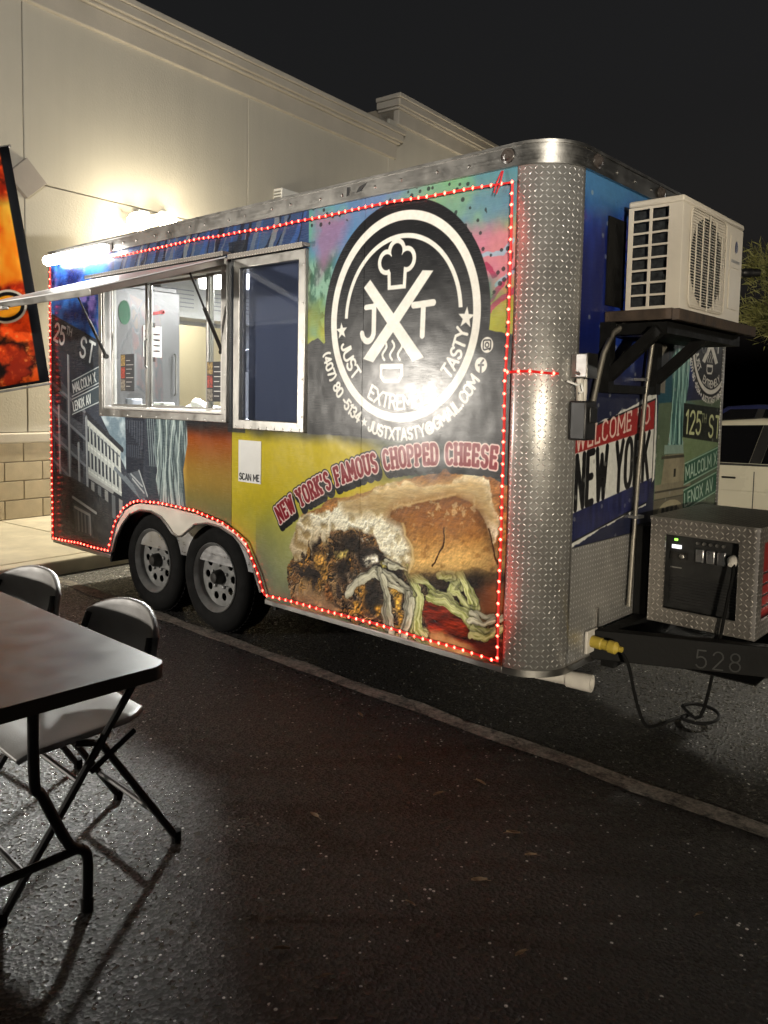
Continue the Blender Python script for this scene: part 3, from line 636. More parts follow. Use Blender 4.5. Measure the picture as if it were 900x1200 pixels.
    gl = sstep(.74, .80, fbm(X*55, Z*55, 199, 3))*H1; fil = lerp(fil, (206, 198, 182), gl*.7)
    cv.poly([(2.69,.60),(2.74,.70),(2.829,.72),(2.941,.80),(3.062,.84),(3.207,.87),(3.318,.84),(3.373,.77),(3.443,.72),(4.04,.78),(4.04,.345),(2.72,.345),(2.66,.46)], fil.astype(np.float32), .12)
    # torn white crumb
    hb = np.abs(fbm(X*15, Z*16, 131, 5)-.5)*2.2+.35*fbm(X*48, Z*48, 136, 3); hb = 1-hb
    bw = lerp((158, 142, 104), (232, 228, 208), sstep(.2, .75, hb))*relief(hb, .5)[..., None]
    lowb = sstep(.86, .70, Z+.10*cv.wx)*sstep(3.30, 3.2, X); bw = lerp(bw, (150, 118, 72), lowb*.45)
    brd = [(2.728,.79),(2.755,.832),(2.85,.88),(2.93,.90),(3.03,.925),(3.048,.941),(3.147,.984),(3.341,1.035),(3.471,1.086),(3.596,1.085),(3.715,1.106),(3.819,1.13),(3.917,1.109),(3.974,1.029),(4.007,.909),(3.96,.86),(3.853,.94),(3.74,.96),(3.488,.9),(3.42,.85),(3.462,.741),(3.495,.659),(3.432,.681),(3.357,.733),(3.30,.81),(3.22,.845),(3.12,.80),(3.05,.76),(2.99,.77),(2.94,.70),(2.90,.755),(2.86,.66),(2.829,.72),(2.775,.645),(2.76,.70),(2.722,.60),(2.705,.70)]
    cv.poly([(3.30,.95),(3.52,.96),(3.55,.72),(3.49,.66),(3.36,.74)], bw.astype(np.float32), .03)
    cv.poly(brd, bw.astype(np.float32), .13, .006)
    # long baked shoulder of the roll behind
    hs_ = fbm(X*18, Z*60, 151, 4); rim = lerp((196, 160, 100), (226, 200, 146), hs_)*relief(hs_, .22)[..., None]; rim = rim*(.80+.30*sstep(.92, 1.06, Z-.16*(X-3.1)))[..., None]
    cv.poly([(3.05,.945),(3.147,.99),(3.341,1.04),(3.471,1.09),(3.596,1.088),(3.715,1.108),(3.819,1.13),(3.91,1.10),(3.97,1.02),(4.0,.93),(3.9,.97),(3.80,1.0),(3.60,.95),(3.40,.90),(3.25,.915),(3.1,.895)], rim.astype(np.float32), .05, .030, .95)
    dk = lerp((14, 12, 12), (44, 36, 32), n2)*relief(fbm(X*40, Z*40, 203, 3), 1.5)[..., None]
    for P in ([(2.991,.714),(3.074,.759),(3.155,.803),(3.218,.795),(3.23,.747),(3.291,.772),(3.346,.755),(3.379,.72),(3.432,.681),(3.454,.637),(3.413,.614),(3.348,.651),(3.32,.671),(3.238,.65),(3.209,.703),(3.134,.684),(3.064,.673),(3.003,.681)],
              [(2.778,.564),(2.855,.589),(2.887,.542),(2.856,.502),(2.778,.497)], [(3.022,.633),(3.111,.655),(3.147,.602),(3.113,.546),(3.042,.568)], [(3.25,.578),(3.327,.599),(3.361,.54),(3.341,.423),(3.275,.418),(3.229,.484)],
              [(2.86,.70),(2.90,.72),(2.92,.64),(2.88,.63)], [(3.60,.690),(3.882,.745),(4.04,.77),(4.04,.66),(3.95,.61),(3.884,.64),(3.772,.63),(3.665,.57),(3.58,.60)], [(3.36,.66),(3.46,.655),(3.48,.60),(3.40,.60)]):
        cv.poly(P, dk.astype(np.float32), .12, .022, .88)
    hc = fbm(X*16, Z*16, 205, 4)
    for P, cl in (([(2.88,.646),(2.93,.67),(2.98,.592),(2.969,.521),(2.906,.554),(2.868,.591)], (184, 138, 68)), ([(3.403,.588),(3.455,.605),(3.466,.544),(3.459,.403),(3.427,.397),(3.436,.518)], (196, 150, 60)), ([(3.003,.681),(3.111,.701),(3.105,.671),(3.016,.662)], (204, 184, 104)),
                  ([(3.297,.463),(3.367,.485),(3.373,.446),(3.32,.419)], (196, 146, 56)), ([(3.15,.47),(3.2,.49),(3.21,.42),(3.16,.40)], (182, 140, 62)), ([(3.24,.70),(3.30,.72),(3.33,.67),(3.26,.66)], (206, 202, 186)), ([(3.10,.60),(3.16,.62),(3.17,.56),(3.12,.55)], (150, 130, 108)), ([(2.95,.5),(2.99,.53),(3.02,.46),(2.97,.44)], (170, 116, 68)), ([(3.33,.68),(3.36,.70),(3.37,.66),(3.345,.65)], (190, 180, 88))):
        cv.poly(P, (np.float32(cl)*relief(hc, 4.)[..., None]*(.62+.55*hc)[..., None]).astype(np.float32), .08, .010, .92)
    cv.poly([(2.72,.42),(2.76,.46),(2.831,.488),(2.945,.465),(3.068,.419),(3.068,.345),(2.72,.345)], lerp((116, 92, 66), (186, 162, 124), fbm(X*24, Z*20, 190, 5)), .09, .02, .8)
    ht = fbm(X*9, Z*24, 200, 4); tom = lerp((84, 20, 14), (168, 64, 40), ht)*relief(ht, 2.)[..., None]
    cv.poly([(3.884,.657),(3.948,.705),(4.04,.69),(4.04,.50),(3.953,.53),(3.886,.577)], lerp((72, 38, 24), (140, 82, 46), n2), .08, .03)
    cv.poly([(3.585,.497),(3.608,.545),(3.704,.575),(3.821,.528),(3.933,.485),(4.04,.455),(4.04,.36),(3.891,.39),(3.754,.417),(3.635,.40)], tom.astype(np.float32), .04, .012)
    cv.poly([(3.60,.42),(3.707,.443),(3.823,.42),(3.95,.39),(3.95,.345),(3.6,.345)], lerp((140, 96, 54), (204, 168, 118), fbm(X*26, Z*30, 207, 4)), .06, .012)
    cv.poly([(3.867,.452),(4.04,.42),(4.04,.345),(3.891,.36)], (46, 20, 15), .04, .05, .8)
    G0, G1, W0, W1 = (140, 148, 78), (210, 212, 158), (158, 156, 132), (214, 212, 192)
    for P, a, b_, e, m_ in (([(3.137,.525),(3.211,.579),(3.316,.632),(3.402,.62),(3.481,.586),(3.548,.559)], .050, .034, W0, W1), ([(3.345,.62),(3.39,.53),(3.384,.448),(3.40,.36)], .030, .050, W0, W1), ([(3.485,.665),(3.53,.60),(3.562,.541),(3.535,.469),(3.545,.405),(3.59,.385)], .046, .066, G0, G1),
                            ([(3.50,.652),(3.60,.622),(3.655,.585)], .04, .05, G0, G1), ([(3.735,.69),(3.785,.705),(3.776,.657),(3.75,.615),(3.796,.60),(3.84,.56)], .05, .05, G0, G1), ([(3.805,.70),(3.85,.65),(3.868,.585)], .03, .045, G0, G1),
                            ([(3.625,.578),(3.703,.578),(3.798,.538),(3.866,.505),(3.905,.455)], .045, .060, G0, G1), ([(3.87,.538),(3.931,.528),(4.03,.569)], .03, .028, W0, W1), ([(3.885,.484),(3.954,.470),(4.03,.52)], .042, .036, G0, G1), ([(3.495,.55),(3.49,.46),(3.47,.37)], .03, .05, W0, W1), ([(3.374,.671),(3.479,.668)], .03, .014, W0, W1), ([(3.68,.68),(3.71,.665),(3.745,.668)], .03, .03, G0, G1)):
        for kk in range(3):
            ox, oz = .024*math.sin(7.1*kk+9*P[0][0]), .018*math.cos(5.3*kk+11*P[0][1]); sh_ = .5*math.sin(3*kk+P[0][0]*40)
            Q = [(x+ox*(1-.4*i/len(P))+.010*sh_*math.sin(i*1.7+kk), z+oz+.010*math.sin(i*2.3+kk*2)) for i, (x, z) in enumerate(P)]
            strip(Q, a*(.55+.18*kk), b_*(.60+.16*(2-kk)), tuple(v*(.80+.1*kk) for v in e), tuple(v*(.80+.10*kk) for v in m_))
    # front piece of crust
    bx = (X-3.42)/.58; bz = (Z-.66-.10*(X-3.5))/.34
    hb2 = fbm(X*7, Z*9, 221, 5)*.7+.3*fbm(X*60, Z*60, 223, 3)
    bun = lerp((134, 84, 38), (212, 172, 106), sstep(.85, .10, bz+.35*(fbm(X*6, Z*8, 225, 4)-.5))); bun = lerp(bun, (98, 56, 22), sstep(.56, .75, fbm(X*26, Z*30, 231, 4))*.35)
    bun = lerp(bun, (216, 198, 158), sstep(.62, .72, fbm(X*36, Z*36, 241, 4))*sstep(.45, .9, bz)*.5); bun = bun*relief(hb2, .75)[..., None]*(1.04-.34*sstep(.72, 1.0, bx))[..., None]*(.80+.22*sstep(.0, .14, bz))[..., None]
    FB = [(3.375,.905),(3.395,.94),(3.478,.974),(3.622,1.008),(3.749,1.039),(3.831,1.029),(3.889,.995),(3.925,.938),(3.957,.867),(4.001,.813),(4.02,.773),(3.973,.741),(3.917,.743),(3.86,.745),(3.77,.715),(3.677,.704),(3.595,.679),(3.515,.655),(3.495,.675),(3.539,.732),(3.523,.788),(3.481,.841),(3.449,.896)]
    cv.poly([(x, z-.016) for x, z in FB], (18, 14, 12), .03, .03, .6)
    cv.poly(FB, (bun*.62).astype(np.float32), .03, .003); cv.poly(FB, bun.astype(np.float32), .03, .045)
    cv.stroke([[(3.692,.887),(3.689,.812),(3.661,.751),(3.638,.713)], [(3.943,.919),(3.966,.851),(3.972,.773)]], .008, (58, 32, 12), warp=.05); cv.stroke([[(3.699,.887),(3.696,.812),(3.668,.751),(3.645,.713)]], .004, (214, 176, 108), warp=.05, alpha=.6)
    cv.stroke([[(3.449,.896),(3.481,.841),(3.523,.788),(3.539,.732),(3.50,.675)]], .016, (222, 196, 140), warp=.06, alpha=.7, soft=.008)
    cv.stroke([[(3.395,.945),(3.478,.98),(3.622,1.014),(3.749,1.046)]], .010, (206, 176, 122), warp=.05, alpha=.6, soft=.006)
    # arched slogan
    p1, p2, p3 = np.array((2.607, .79)), np.array((3.36, 1.130)), np.array((3.962, 1.178))
    A_ = np.array([p2-p1, p3-p1])*2; b_ = np.array([p2@p2-p1@p1, p3@p3-p1@p1]); cc = np.linalg.solve(A_, b_); rad = float(np.hypot(*(p1-cc)))
    a0 = math.degrees(math.atan2(p1[1]-cc[1], p1[0]-cc[0])); a1 = math.degrees(math.atan2(p3[1]-cc[1], p3[0]-cc[0]))
    T = text_arc("NEW YORK'S FAMOUS CHOPPED CHEESE", tuple(cc), rad, a0, .084, False, gap=.40, serif=True, a1=a1)
    for o in ((.0, 0), (.006, -.008), (.012, -.016), (.017, -.023)): cv.stroke(T, .042, (22, 23, 25), off=o)
    cv.stroke(T, .0300, (222, 200, 196)); cv.stroke(T, .0165, (124, 24, 36))
    img[:] = img*(.94+.10*fbm(X*60, Z*60, 260, 3))[..., None]
    m = sstep(1.76, 1.70, X)*sstep(1.9, 1.8, Z); img[:] = img+m[..., None]*(img*.15+np.float32((9, 10, 12)))  # rear mural paled, flare haze put into its colour
    return cv.image('side_print')

def paint_front():
    cv = Canvas(.17, .84, 1.86, 2.42, 470); Y, Z, img = cv.X, cv.Z, cv.img
    n1 = fbm(Y*3, Z*3, 505, 5); n2 = fbm(Y*9, Z*5, 515, 5)
    b = lerp((16, 26, 84), (30, 56, 140), sstep(.3, .7, fbm(Y*9, Z*1.6, 520, 4))); b = lerp(b, (64, 112, 150), sstep(2.15, 2.36, Z+.2*(n1-.5))*.9)
    b = lerp(b, (70, 52, 120), sstep(.55, .7, n2)*sstep(1.95, 2.1, Z)*sstep(2.32, 2.2, Z)); b = lerp(b, (44, 44, 58), sstep(1.75, 1.5, Z)*.8)
    img[:] = b
    cv.poly([(.95, 1.9), (1.25, 1.9), (1.12, 1.2), (.97, 1.2)], lerp((22, 58, 74), (50, 96, 108), n2), .03, .03)
    cv.poly([(.9, 1.78), (1.1, 1.82), (1.06, 1.5), (.9, 1.5)], lerp((96, 92, 84), (150, 146, 134), n2), .05)
    cv.poly([(1.0, 1.46), (1.86, 1.5), (1.86, .84), (.97, .84)], lerp((60, 74, 58), (120, 140, 112), n1))
    # statue robe and plinth
    rob = lerp((52, 96, 94), (150, 190, 182), sstep(.3, .7, fbm((Y+.12*Z)*42, Z*2, 531, 4)))
    cv.poly([(1.17, 1.92), (1.37, 1.92), (1.36, 1.55), (1.32, 1.40), (1.345, 1.245), (1.13, 1.25), (1.17, 1.42), (1.12, 1.7)], rob, .02)
    for i in range(7): cv.stroke([[(1.18+.028*i, 1.9), (1.17+.026*i, 1.5), (1.145+.03*i, 1.26)]], .008, (40, 80, 82) if i % 2 else (170, 206, 196), warp=.02)
    cv.poly([(1.09, 1.255), (1.36, 1.25), (1.36, 1.205), (1.09, 1.21)], (134, 158, 148))
    st = lerp((118, 112, 92), (168, 160, 134), n2)
    cv.poly([(1.10, 1.205), (1.35, 1.205), (1.37, 1.06), (1.07, 1.06)], st); cv.poly([(1.06, 1.20), (1.38, 1.20), (1.38, 1.185), (1.06, 1.185)], (70, 68, 58))
    cv.poly([(1.0, 1.06), (1.45, 1.06), (1.45, .99), (1.0, .99)], (132, 126, 106)); cv.stroke([[(1.0, 1.025), (1.45, 1.025)], [(1.0, .985), (1.45, .985)]], .010, (66, 64, 56))
    cv.poly([(.99, .985), (1.45, .985), (1.45, .84), (.99, .84)], (100, 96, 82)); cv.stroke([arcp(1.2, .90, .15, .06, 180, 0)], .03, (160, 152, 126))
    for i in range(4): cv.poly([(1.09+.055*i, .94), (1.12+.055*i, .94), (1.12+.055*i, .84), (1.09+.055*i, .84)], (22, 22, 22))
    cv.poly([(1.22, 1.13), (1.245, 1.13), (1.245, 1.09), (1.22, 1.09)], (30, 30, 28))
    # second emblem and street signs
    emblem(cv, (1.672, 1.80), .60)
    cv.poly([(1.37, 1.47), (1.55, 1.40), (1.5, 1.32), (1.37, 1.34)], (64, 112, 128), .04, .02, .8)
    cv.poly([(1.31, 1.465), (1.86, 1.44), (1.86, 1.245), (1.31, 1.285)], (30, 36, 30)); 
    cv.stroke(text_line('125', (1.345, 1.312), .115, -3, gap=.25), .017, (196, 202, 152)); cv.stroke(text_line('TH', (1.565, 1.365), .045, -3), .008, (150, 156, 120)); cv.stroke(text_line('ST', (1.675, 1.285), .115, -3, gap=.3), .017, (196, 202, 152))
    cv.poly([(1.36, 1.15), (1.86, 1.235), (1.86, 1.245), (1.31, 1.29)], lerp((96, 118, 82), (140, 160, 120), n1))
    for z, tx, wd in ((1.035, 'MALCOLM X', .44), (.895, 'LENOX AV', .40)):
        cv.poly([(1.36, z), (1.86, z+.075), (1.86, z+.195), (1.36, z+.12)], (34, 88, 68)); cv.stroke([[(1.36, z+.005), (1.86, z+.08)], [(1.36, z+.115), (1.86, z+.19)]], .008, (150, 180, 160))
        cv.stroke(text_line(tx, (1.385, z+.03), .066, 8.5, width=wd), .011, (172, 196, 180))
    # welcome sign
    cv.poly([(.17, 1.50), (.99, 1.515), (.99, .84), (.17, .84)], lerp((26, 30, 56), (44, 48, 70), n2))
    top = [(.17, 1.325), (.34, 1.36), (.42, 1.375), (.55, 1.41), (.62, 1.43), (.75, 1.455), (.86, 1.49), (.975, 1.512), (.985, 1.10), (.93, 1.05), (.90, .97), (.55, .925), (.42, .90), (.17, .85)]
    cv.poly(top, lerp((204, 205, 200), (226, 226, 220), n1), .035)
    cv.poly([(.17, 1.318), (.955, 1.475), (.955, 1.338), (.17, 1.243)], (150, 42, 42)); cv.stroke([[(.17, 1.322), (.96, 1.48), (.96, 1.06)]], .008, (24, 24, 26))
    cv.poly([(.17, .995), (.955, 1.10), (.955, 1.055), (.91, .985), (.17, .875)], lerp((16, 20, 54), (44, 50, 104), fbm(Y*40, Z*9, 541, 3))); cv.stroke([[(.175, 1.32), (.175, .875), (.905, .985)]], .008, (24, 24, 26))
    cv.stroke(text_line('WELCOME TO', (.205, 1.256), .083, 9.3, width=.70, serif=True, skew=.001, gap=.3), .0115, (216, 190, 180))
    cv.stroke(text_line('NEW YORK', (.215, 1.016), .215, 7.2, width=.70, skew=.001, gap=.34), .031, (20, 20, 22))
    cv.stroke([[(.66, .935), (.70, .95), (.72, .945)]], .008, (30, 30, 30))
    d, idv = cells(Y*22, Z*22, 551); sp = (d < .22)*(idv > .82); img[:] = img*(1-.5*sp[..., None])+np.float32((150, 152, 148))*.5*sp[..., None]*(idv > .93)[..., None]+img*.5*sp[..., None]*(idv <= .93)[..., None]
    img[:] = img*(.92+.12*fbm(Y*60, Z*60, 560, 3))[..., None]
    return cv.image('front_print')

def paint_banner():
    cv = Canvas(0, 0, 1.0, 1.6, 330); X, Z, img = cv.X, cv.Z, cv.img
    d, idv = cells(X*5.2+.3*cv.wx*4, Z*7.5+.3*cv.wz*4, 601); n = fbm(X*30, Z*30, 610, 5)
    w_ = lerp((150, 40, 12), (226, 98, 30), sstep(.25, .75, n*.6+idv*.4)); w_ = w_*(1.15-.95*sstep(.35, .72, d))[..., None]; w_ = lerp(w_, (240, 170, 90), sstep(.68, .78, n)*.7)
    img[:] = w_
    y = lerp((236, 150, 30), (246, 214, 90), sstep(.3, .7, fbm(X*5, Z*3, 620, 4))); m = sstep(.66, .72, Z+.08*(cv.wx))*sstep(1.32, 1.2, Z); img[:] = img*(1-m[..., None])+y*m[..., None]
    m = sstep(.92, 1.05, Z-.6*(X-.7)+.1*cv.wz)*sstep(.6, .72, fbm(X*6, Z*4, 630, 4)+.12); img[:] = img*(1-m[..., None]*.8)+np.float32((206, 60, 26))*m[..., None]*.8
    o = (.80, .545); pts = arcp(o[0], o[1], .095, .075, 0, 360, 24)
    cv.poly(arcp(o[0], o[1], .135, .115, 0, 360, 30), (228, 222, 206)); cv.poly(arcp(o[0], o[1], .118, .098, 0, 360, 30), (26, 24, 24)); cv.poly(pts, (238, 178, 40))
    for q in ([(.935, 0), (1.0, 0), (1.0, 1.6), (.935, 1.6)], [(0, 0), (1, 0), (1, .018), (0, .018)]): cv.poly(q, (26, 28, 33))
    return cv.image('banner_print')
IMG = {'side': paint_side(), 'front': paint_front(), 'banner': paint_banner()}
def print_mat(name, im, rough=.33, wear=True):
    n = NT(name); uv = n.N('ShaderNodeUVMap'); t = n.N('ShaderNodeTexImage'); t.image = im; t.interpolation = 'Cubic'; t.extension = 'EXTEND'
    n.L(uv.outputs[0], t.inputs[0]); n.L(t.outputs['Color'], n.p.inputs['Base Color'])
    f = n.noise(3, 5, .6); sc = n.noise(5, 6, .75, n.scaled(2.2, 2.2, 55))
    rr = n.N('ShaderNodeMapRange'); n.L(n.M('ADD', n.M('MULTIPLY', f, .5), n.M('MULTIPLY', sc, .5)), rr.inputs[0]); rr.inputs[1].default_value = .35; rr.inputs[2].default_value = .65
    rr.inputs[3].default_value = rough*.7; rr.inputs[4].default_value = rough*1.45; n.L(rr.outputs[0], n.p.inputs['Roughness']); n.p.inputs['Specular IOR Level'].default_value = .24
    n.bump(n.M('ADD', n.M('MULTIPLY', n.noise(2.6, 3), 1.0), n.M('MULTIPLY', sc, .03)), .22, .03)
    return n.m
MAT['side_print'] = print_mat('side_vinyl', IMG['side'], .24); MAT['front_print'] = print_mat('front_vinyl', IMG['front'], .36); MAT['banner_print'] = print_mat('banner_cloth', IMG['banner'], .6)
_t = MAT['banner_print'].node_tree; _tr = _t.nodes.new('ShaderNodeBsdfTranslucent'); _mx = _t.nodes.new('ShaderNodeMixShader'); _mx.inputs[0].default_value = .55
_im = [q for q in _t.nodes if q.type == 'TEX_IMAGE'][0]; _p = [q for q in _t.nodes if q.type == 'BSDF_PRINCIPLED'][0]; _o = [q for q in _t.nodes if q.type == 'OUTPUT_MATERIAL'][0]
_t.links.new(_im.outputs['Color'], _tr.inputs['Color']); _t.links.new(_p.outputs[0], _mx.inputs[1]); _t.links.new(_tr.outputs[0], _mx.inputs[2]); _t.links.new(_mx.outputs[0], _o.inputs['Surface'])

# ------------------------------------------------------------------ ground, kerb, pavement
m = MB(); m.add([(-90, -90, GZ), (90, -90, GZ), (90, 90, GZ), (-90, 90, GZ)], [(0, 1, 2, 3)])
m.build('ground', MAT['asphalt'], kind='structure')
m = MB(); N_ = 60
LX0, LX1 = -.26, 16.
for i in range(N_):
    xa = LX0+(LX1-LX0)*i/N_; xb = LX0+(LX1-LX0)*(i+1)/N_
    j = lambda x: .010*math.sin(x*9)+.006*math.sin(x*31)
    m.add([(xa, -.010+j(xa), GZ+.004), (xb, -.010+j(xb), GZ+.004), (xb, .085+j(xb+3), GZ+.004), (xa, .085+j(xa+3), GZ+.004)], [(0, 1, 2, 3)])
m.build('painted_line', MAT['line'], kind='structure')
# building frame: s along the wall, n out of the wall towards the lot
WA = R(-5); WP = Vector((-2.45, .7, 0)); WD = Vector((math.sin(WA), math.cos(WA), 0)); WN = Vector((math.cos(WA), -math.sin(WA), 0))
def wall(s, n, z): return WP+WD*s+WN*n+Vector((0, 0, z))
def wbox(m, s0, s1, n0, n1, z0, z1):
    p = [wall(s, n, z) for z in (z0, z1) for (s, n) in ((s0, n0), (s1, n0), (s1, n1), (s0, n1))]
    return m.add(p, ((0,3,2,1),(4,5,6,7),(0,1,5,4),(1,2,6,5),(2,3,7,6),(3,0,4,7)))
SW = GZ+.115
pav = MB(); wbox(pav, -14, 26, -.3, 2.06, GZ-.1, SW-.03)
pavement = pav.build('pavement', MAT['mortar'], kind='structure')
for i, s0 in enumerate(np.arange(-6.2, 18, 1.52)):
    for (n0, n1) in ((0.0, 1.02), (1.032, 2.05)):
        b = MB(); wbox(b, s0, s0+1.508, n0, n1, SW-.06, SW+rnd.uniform(-.002, .002)); b.build('paving_slab', MAT['concrete'], pavement, bevel=.006)
kerb = MB()
for i, s0 in enumerate(np.arange(-6.2, 20, 3.04)): wbox(kerb, s0, s0+3.03, 2.062, 2.215, GZ-.05, SW)
kerb.build('kerb', MAT['concrete'], kind='structure', bevel=.018, seg=3)

# ------------------------------------------------------------------ the building behind
bld = empty('building', WP, 'large cream stucco commercial building with stepped parapet behind the food trailer', 'building')
bld.matrix_world = Matrix.Translation(Vector((0, 0, 0)))
core = MB(); wbox(core, -14, 26, -9, -.045, 0, 5.60); wbox(core, 6.42, 26, -9, -.05, 5.58, 6.2); core.build('wall', MAT['mortar'], bld)
for (s0, s1) in ((-9, -4.6), (-4.6, -2.6), (-2.6, .19), (.19, 3.21), (3.21, 6.23), (6.23, 9.3), (9.3, 12.3), (12.3, 18)):
    for (z0, z1) in ((1.03, 3.585), (3.585, 5.40)) if s1 < 6.5 else ((1.03, 3.585), (3.585, 5.95)):
        b = MB(); wbox(b, s0+.006, s1-.006, -.05, 0, z0+.006, z1-.006); b.build('stucco_panel', MAT['stucco'], bld, bevel=.006)
def cornice(s0, s1, zb):
    for k, (n1, z0, z1) in enumerate(((.055, 0, .23), (.10, .23, .27), (.135, .27, .38), (.16, .38, .45))):
        b = MB(); wbox(b, s0-(n1-.055), s1+(n1-.055), -.35, n1, zb+z0, zb+z1); b.build('cornice_band', MAT['cornice'], bld, bevel=.012)
cornice(-14, 6.38, 5.33); cornice(6.42, 26, 5.90)
d = MB(); d.plate([(.19, 3.40), (.40, 3.59), (.19, 3.80), (-.02, 3.59)], -.062, lambda a, b, t: wall(a, .060+t, b)); d.build('diamond_tile', MAT['tile'], bld, bevel=.006)
b = MB(); wbox(b, -14, 26, -.05, .045, .925, 1.03); b.build('ledge', MAT['cornice'], bld, bevel=.018, seg=3)
blk = None
for r_ in range(4):
    for k in range(22):
        s0 = -2.9+k*.405+(.2025 if r_ % 2 else 0); z0 = SW+.004+r_*.196
        if blk is None:
            b = MB(); wbox(b, 0, .395, -.05, .018, 0, .187); blk = b.build('block', MAT['block'], bld, bevel=.006); base0 = blk
            blk.location = WD*s0+Vector((0, 0, z0))
        else:
            c_ = base0.copy(); col.objects.link(c_); c_.parent = bld; c_.location = WD*s0+Vector((0, 0, z0))
b = MB(); wbox(b, -14, 26, -.05, -.002, SW-.05, .93); b.build('block_bedding', MAT['mortar'], bld)
# twin-head wall lights
def wall_light(sc, z, power, down, label):
    lamp = empty('wall_light', wall(sc, 0, z), label, 'wall light'); inv = Matrix.Translation(-lamp.location)
    b = MB(); wbox(b, sc-.08, sc+.08, 0, .05, z, z+.16); o = b.build('back_box', MAT['white'], lamp, bevel=.01); o.matrix_parent_inverse = inv
    for ds, dz in ((-.16, -.02), (.20, .07)):
        h = MB(); c0 = wall(sc+ds, .12, z+.05+dz); ax = (WN*.62+Vector((0, 0, -.55))+WD*(.25 if ds > 0 else -.25)).normalized()
        h.lathe([(.03, -.06), (.075, -.03), (.10, .055), (.10, .06)], c0, ax, 20); h.tube([wall(sc, .03, z+.08), c0-ax*.05], .014)
        o = h.build('lamp_head', MAT['white'], lamp, smooth=True); o.matrix_parent_inverse = inv
        l = MB(); l.lathe([(.0, .185), (.06, .17), (.10, .13), (.112, .062)], c0, ax, 20); l.build('lens', MAT['lamp_warm'], o, smooth=True)  # lens oversized and head white, putting the lamp's glare into them
        ld = bpy.data.lights.new('lamp_glow', 'POINT'); ld.energy = power; ld.color = (1, .89, .66); ld.shadow_soft_size = .07
        lo = bpy.data.objects.new('lamp_glow', ld); put(lo, parent=lamp); lo.matrix_parent_inverse = inv; lo.location = c0+ax*.27+WN*.18
        ld = bpy.data.lights.new('lamp_beam', 'SPOT'); ld.energy = down; ld.color = (1, .89, .66); ld.shadow_soft_size = .08; ld.spot_size = R(125); ld.spot_blend = .6
        da = (WN*.22+Vector((0, 0, -1))).normalized(); lo = bpy.data.objects.new('lamp_beam', ld); put(lo, parent=lamp); lo.matrix_parent_inverse = inv; lo.location = c0+ax*.27+WN*.10; lo.rotation_euler = da.to_track_quat('-Z', 'Y').to_euler()
wall_light(1.58, 3.40, POWER['wall'], POWER['wall_down'], 'twin-head floodlight glaring on the stucco wall above the rear of the trailer roof')
wall_light(8.4, 3.5, POWER['wall2'], POWER['wall2_down'], 'added twin-head floodlight hidden behind the trailer, brightening the stucco wall by the parapet step')  # added light out of view, lifts the right end of the wall
for s_ in (4.0,):
    b = MB(); wbox(b, 3.68, 4.16, 0, .16, 4.02, 4.27); e_ = b.build('wall_box', MAT['white'], None, bevel=.01)
    put(e_, 'small white vented equipment box mounted on the stucco wall above the trailer roof', 'utility box')
    for k in range(5):
        b = MB(); wbox(b, 3.672, 3.69, .02, .14, 4.05+.04*k, 4.07+.04*k); b.build('louvre', MAT['alu_dull'], e_)

# ------------------------------------------------------------------ the food trailer
TL, TF, TW, ZB, ZT, RC = 4.03, 4.22, 2.02, .345, 2.465, .19
tr = empty('food_trailer', (0, 0, 0), 'food trailer wrapped in printed city and sandwich vinyl with chequer plate front corners', 'food trailer')
sideP = lambda a, b, t: Vector((a, t, b))
arch = [(.842, ZB), (.842, .382), (.933, .586), (1.044, .696), (1.15, .742), (1.223, .756), (1.472, .768), (1.838, .756), (2.107, .727), (2.22, .69), (2.326, .644), (2.438, .495), (2.49, .387), (2.49, ZB)]
suv = lambda co: (co.x/4.04, (co.z-.345)/(2.42-.345))
SEAM1, SEAM2 = 2.18, 3.19
i_split = [p for p in arch if p[0] < SEAM1]; i_split2 = [p for p in arch if p[0] > SEAM1]; zs = .703
pa = [(0, ZB)]+i_split+[(SEAM1-.0015, zs), (SEAM1-.0015, 2.42), (0, 2.42)]
pb = [(SEAM1+.0015, zs)]+i_split2+[(SEAM2-.0015, ZB), (SEAM2-.0015, 2.42), (SEAM1+.0015, 2.42)]
pc = [(SEAM2+.0015, ZB), (TL, ZB), (TL, 2.42), (SEAM2+.0015, 2.42)]
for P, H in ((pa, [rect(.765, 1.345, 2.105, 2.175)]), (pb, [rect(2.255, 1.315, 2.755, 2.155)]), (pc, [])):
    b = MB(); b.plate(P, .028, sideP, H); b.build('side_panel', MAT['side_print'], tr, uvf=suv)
# rolled chequer plate front corners and lower nose
for side in (0, 1):
    b = MB(); n = 16; vs_ = []; uvs = {}
    for k in range(n+1):
        t = R(-90+90*k/n); x = TL+RC*math.cos(t); y = RC+RC*math.sin(t)
        if side: y = TW-y
        for z in (ZB, 2.40): vs_.append((x, y, z))
    b.add(vs_, [(2*k, 2*k+2, 2*k+3, 2*k+1) for k in range(n)])
    def cuv(co):
        t = math.atan2((RC-(co.y if co.y < 1 else TW-co.y)), co.x-TL); return ((math.pi/2-t)*RC+4.03, co.z)
    o = b.build('corner_plate', MAT['tread'], tr, smooth=True, uvf=cuv)
    sm = o.modifiers.new('solid', 'SOLIDIFY'); sm.thickness = .004; sm.offset = 1
frontP = lambda a, b, t: Vector((TF-t, a, b))
b = MB(); b.plate(rect(.19, ZB, 1.83, .852), .02, frontP); b.build('nose_plate', MAT['tread'], tr, uvf=lambda co: (co.y+.004, co.z))
b = MB(); b.plate(rect(.19, .855, 1.83, 2.42), .02, frontP); b.build('front_panel', MAT['front_print'], tr, uvf=lambda co: ((co.y-.17)/1.69, (co.z-.84)/1.58))
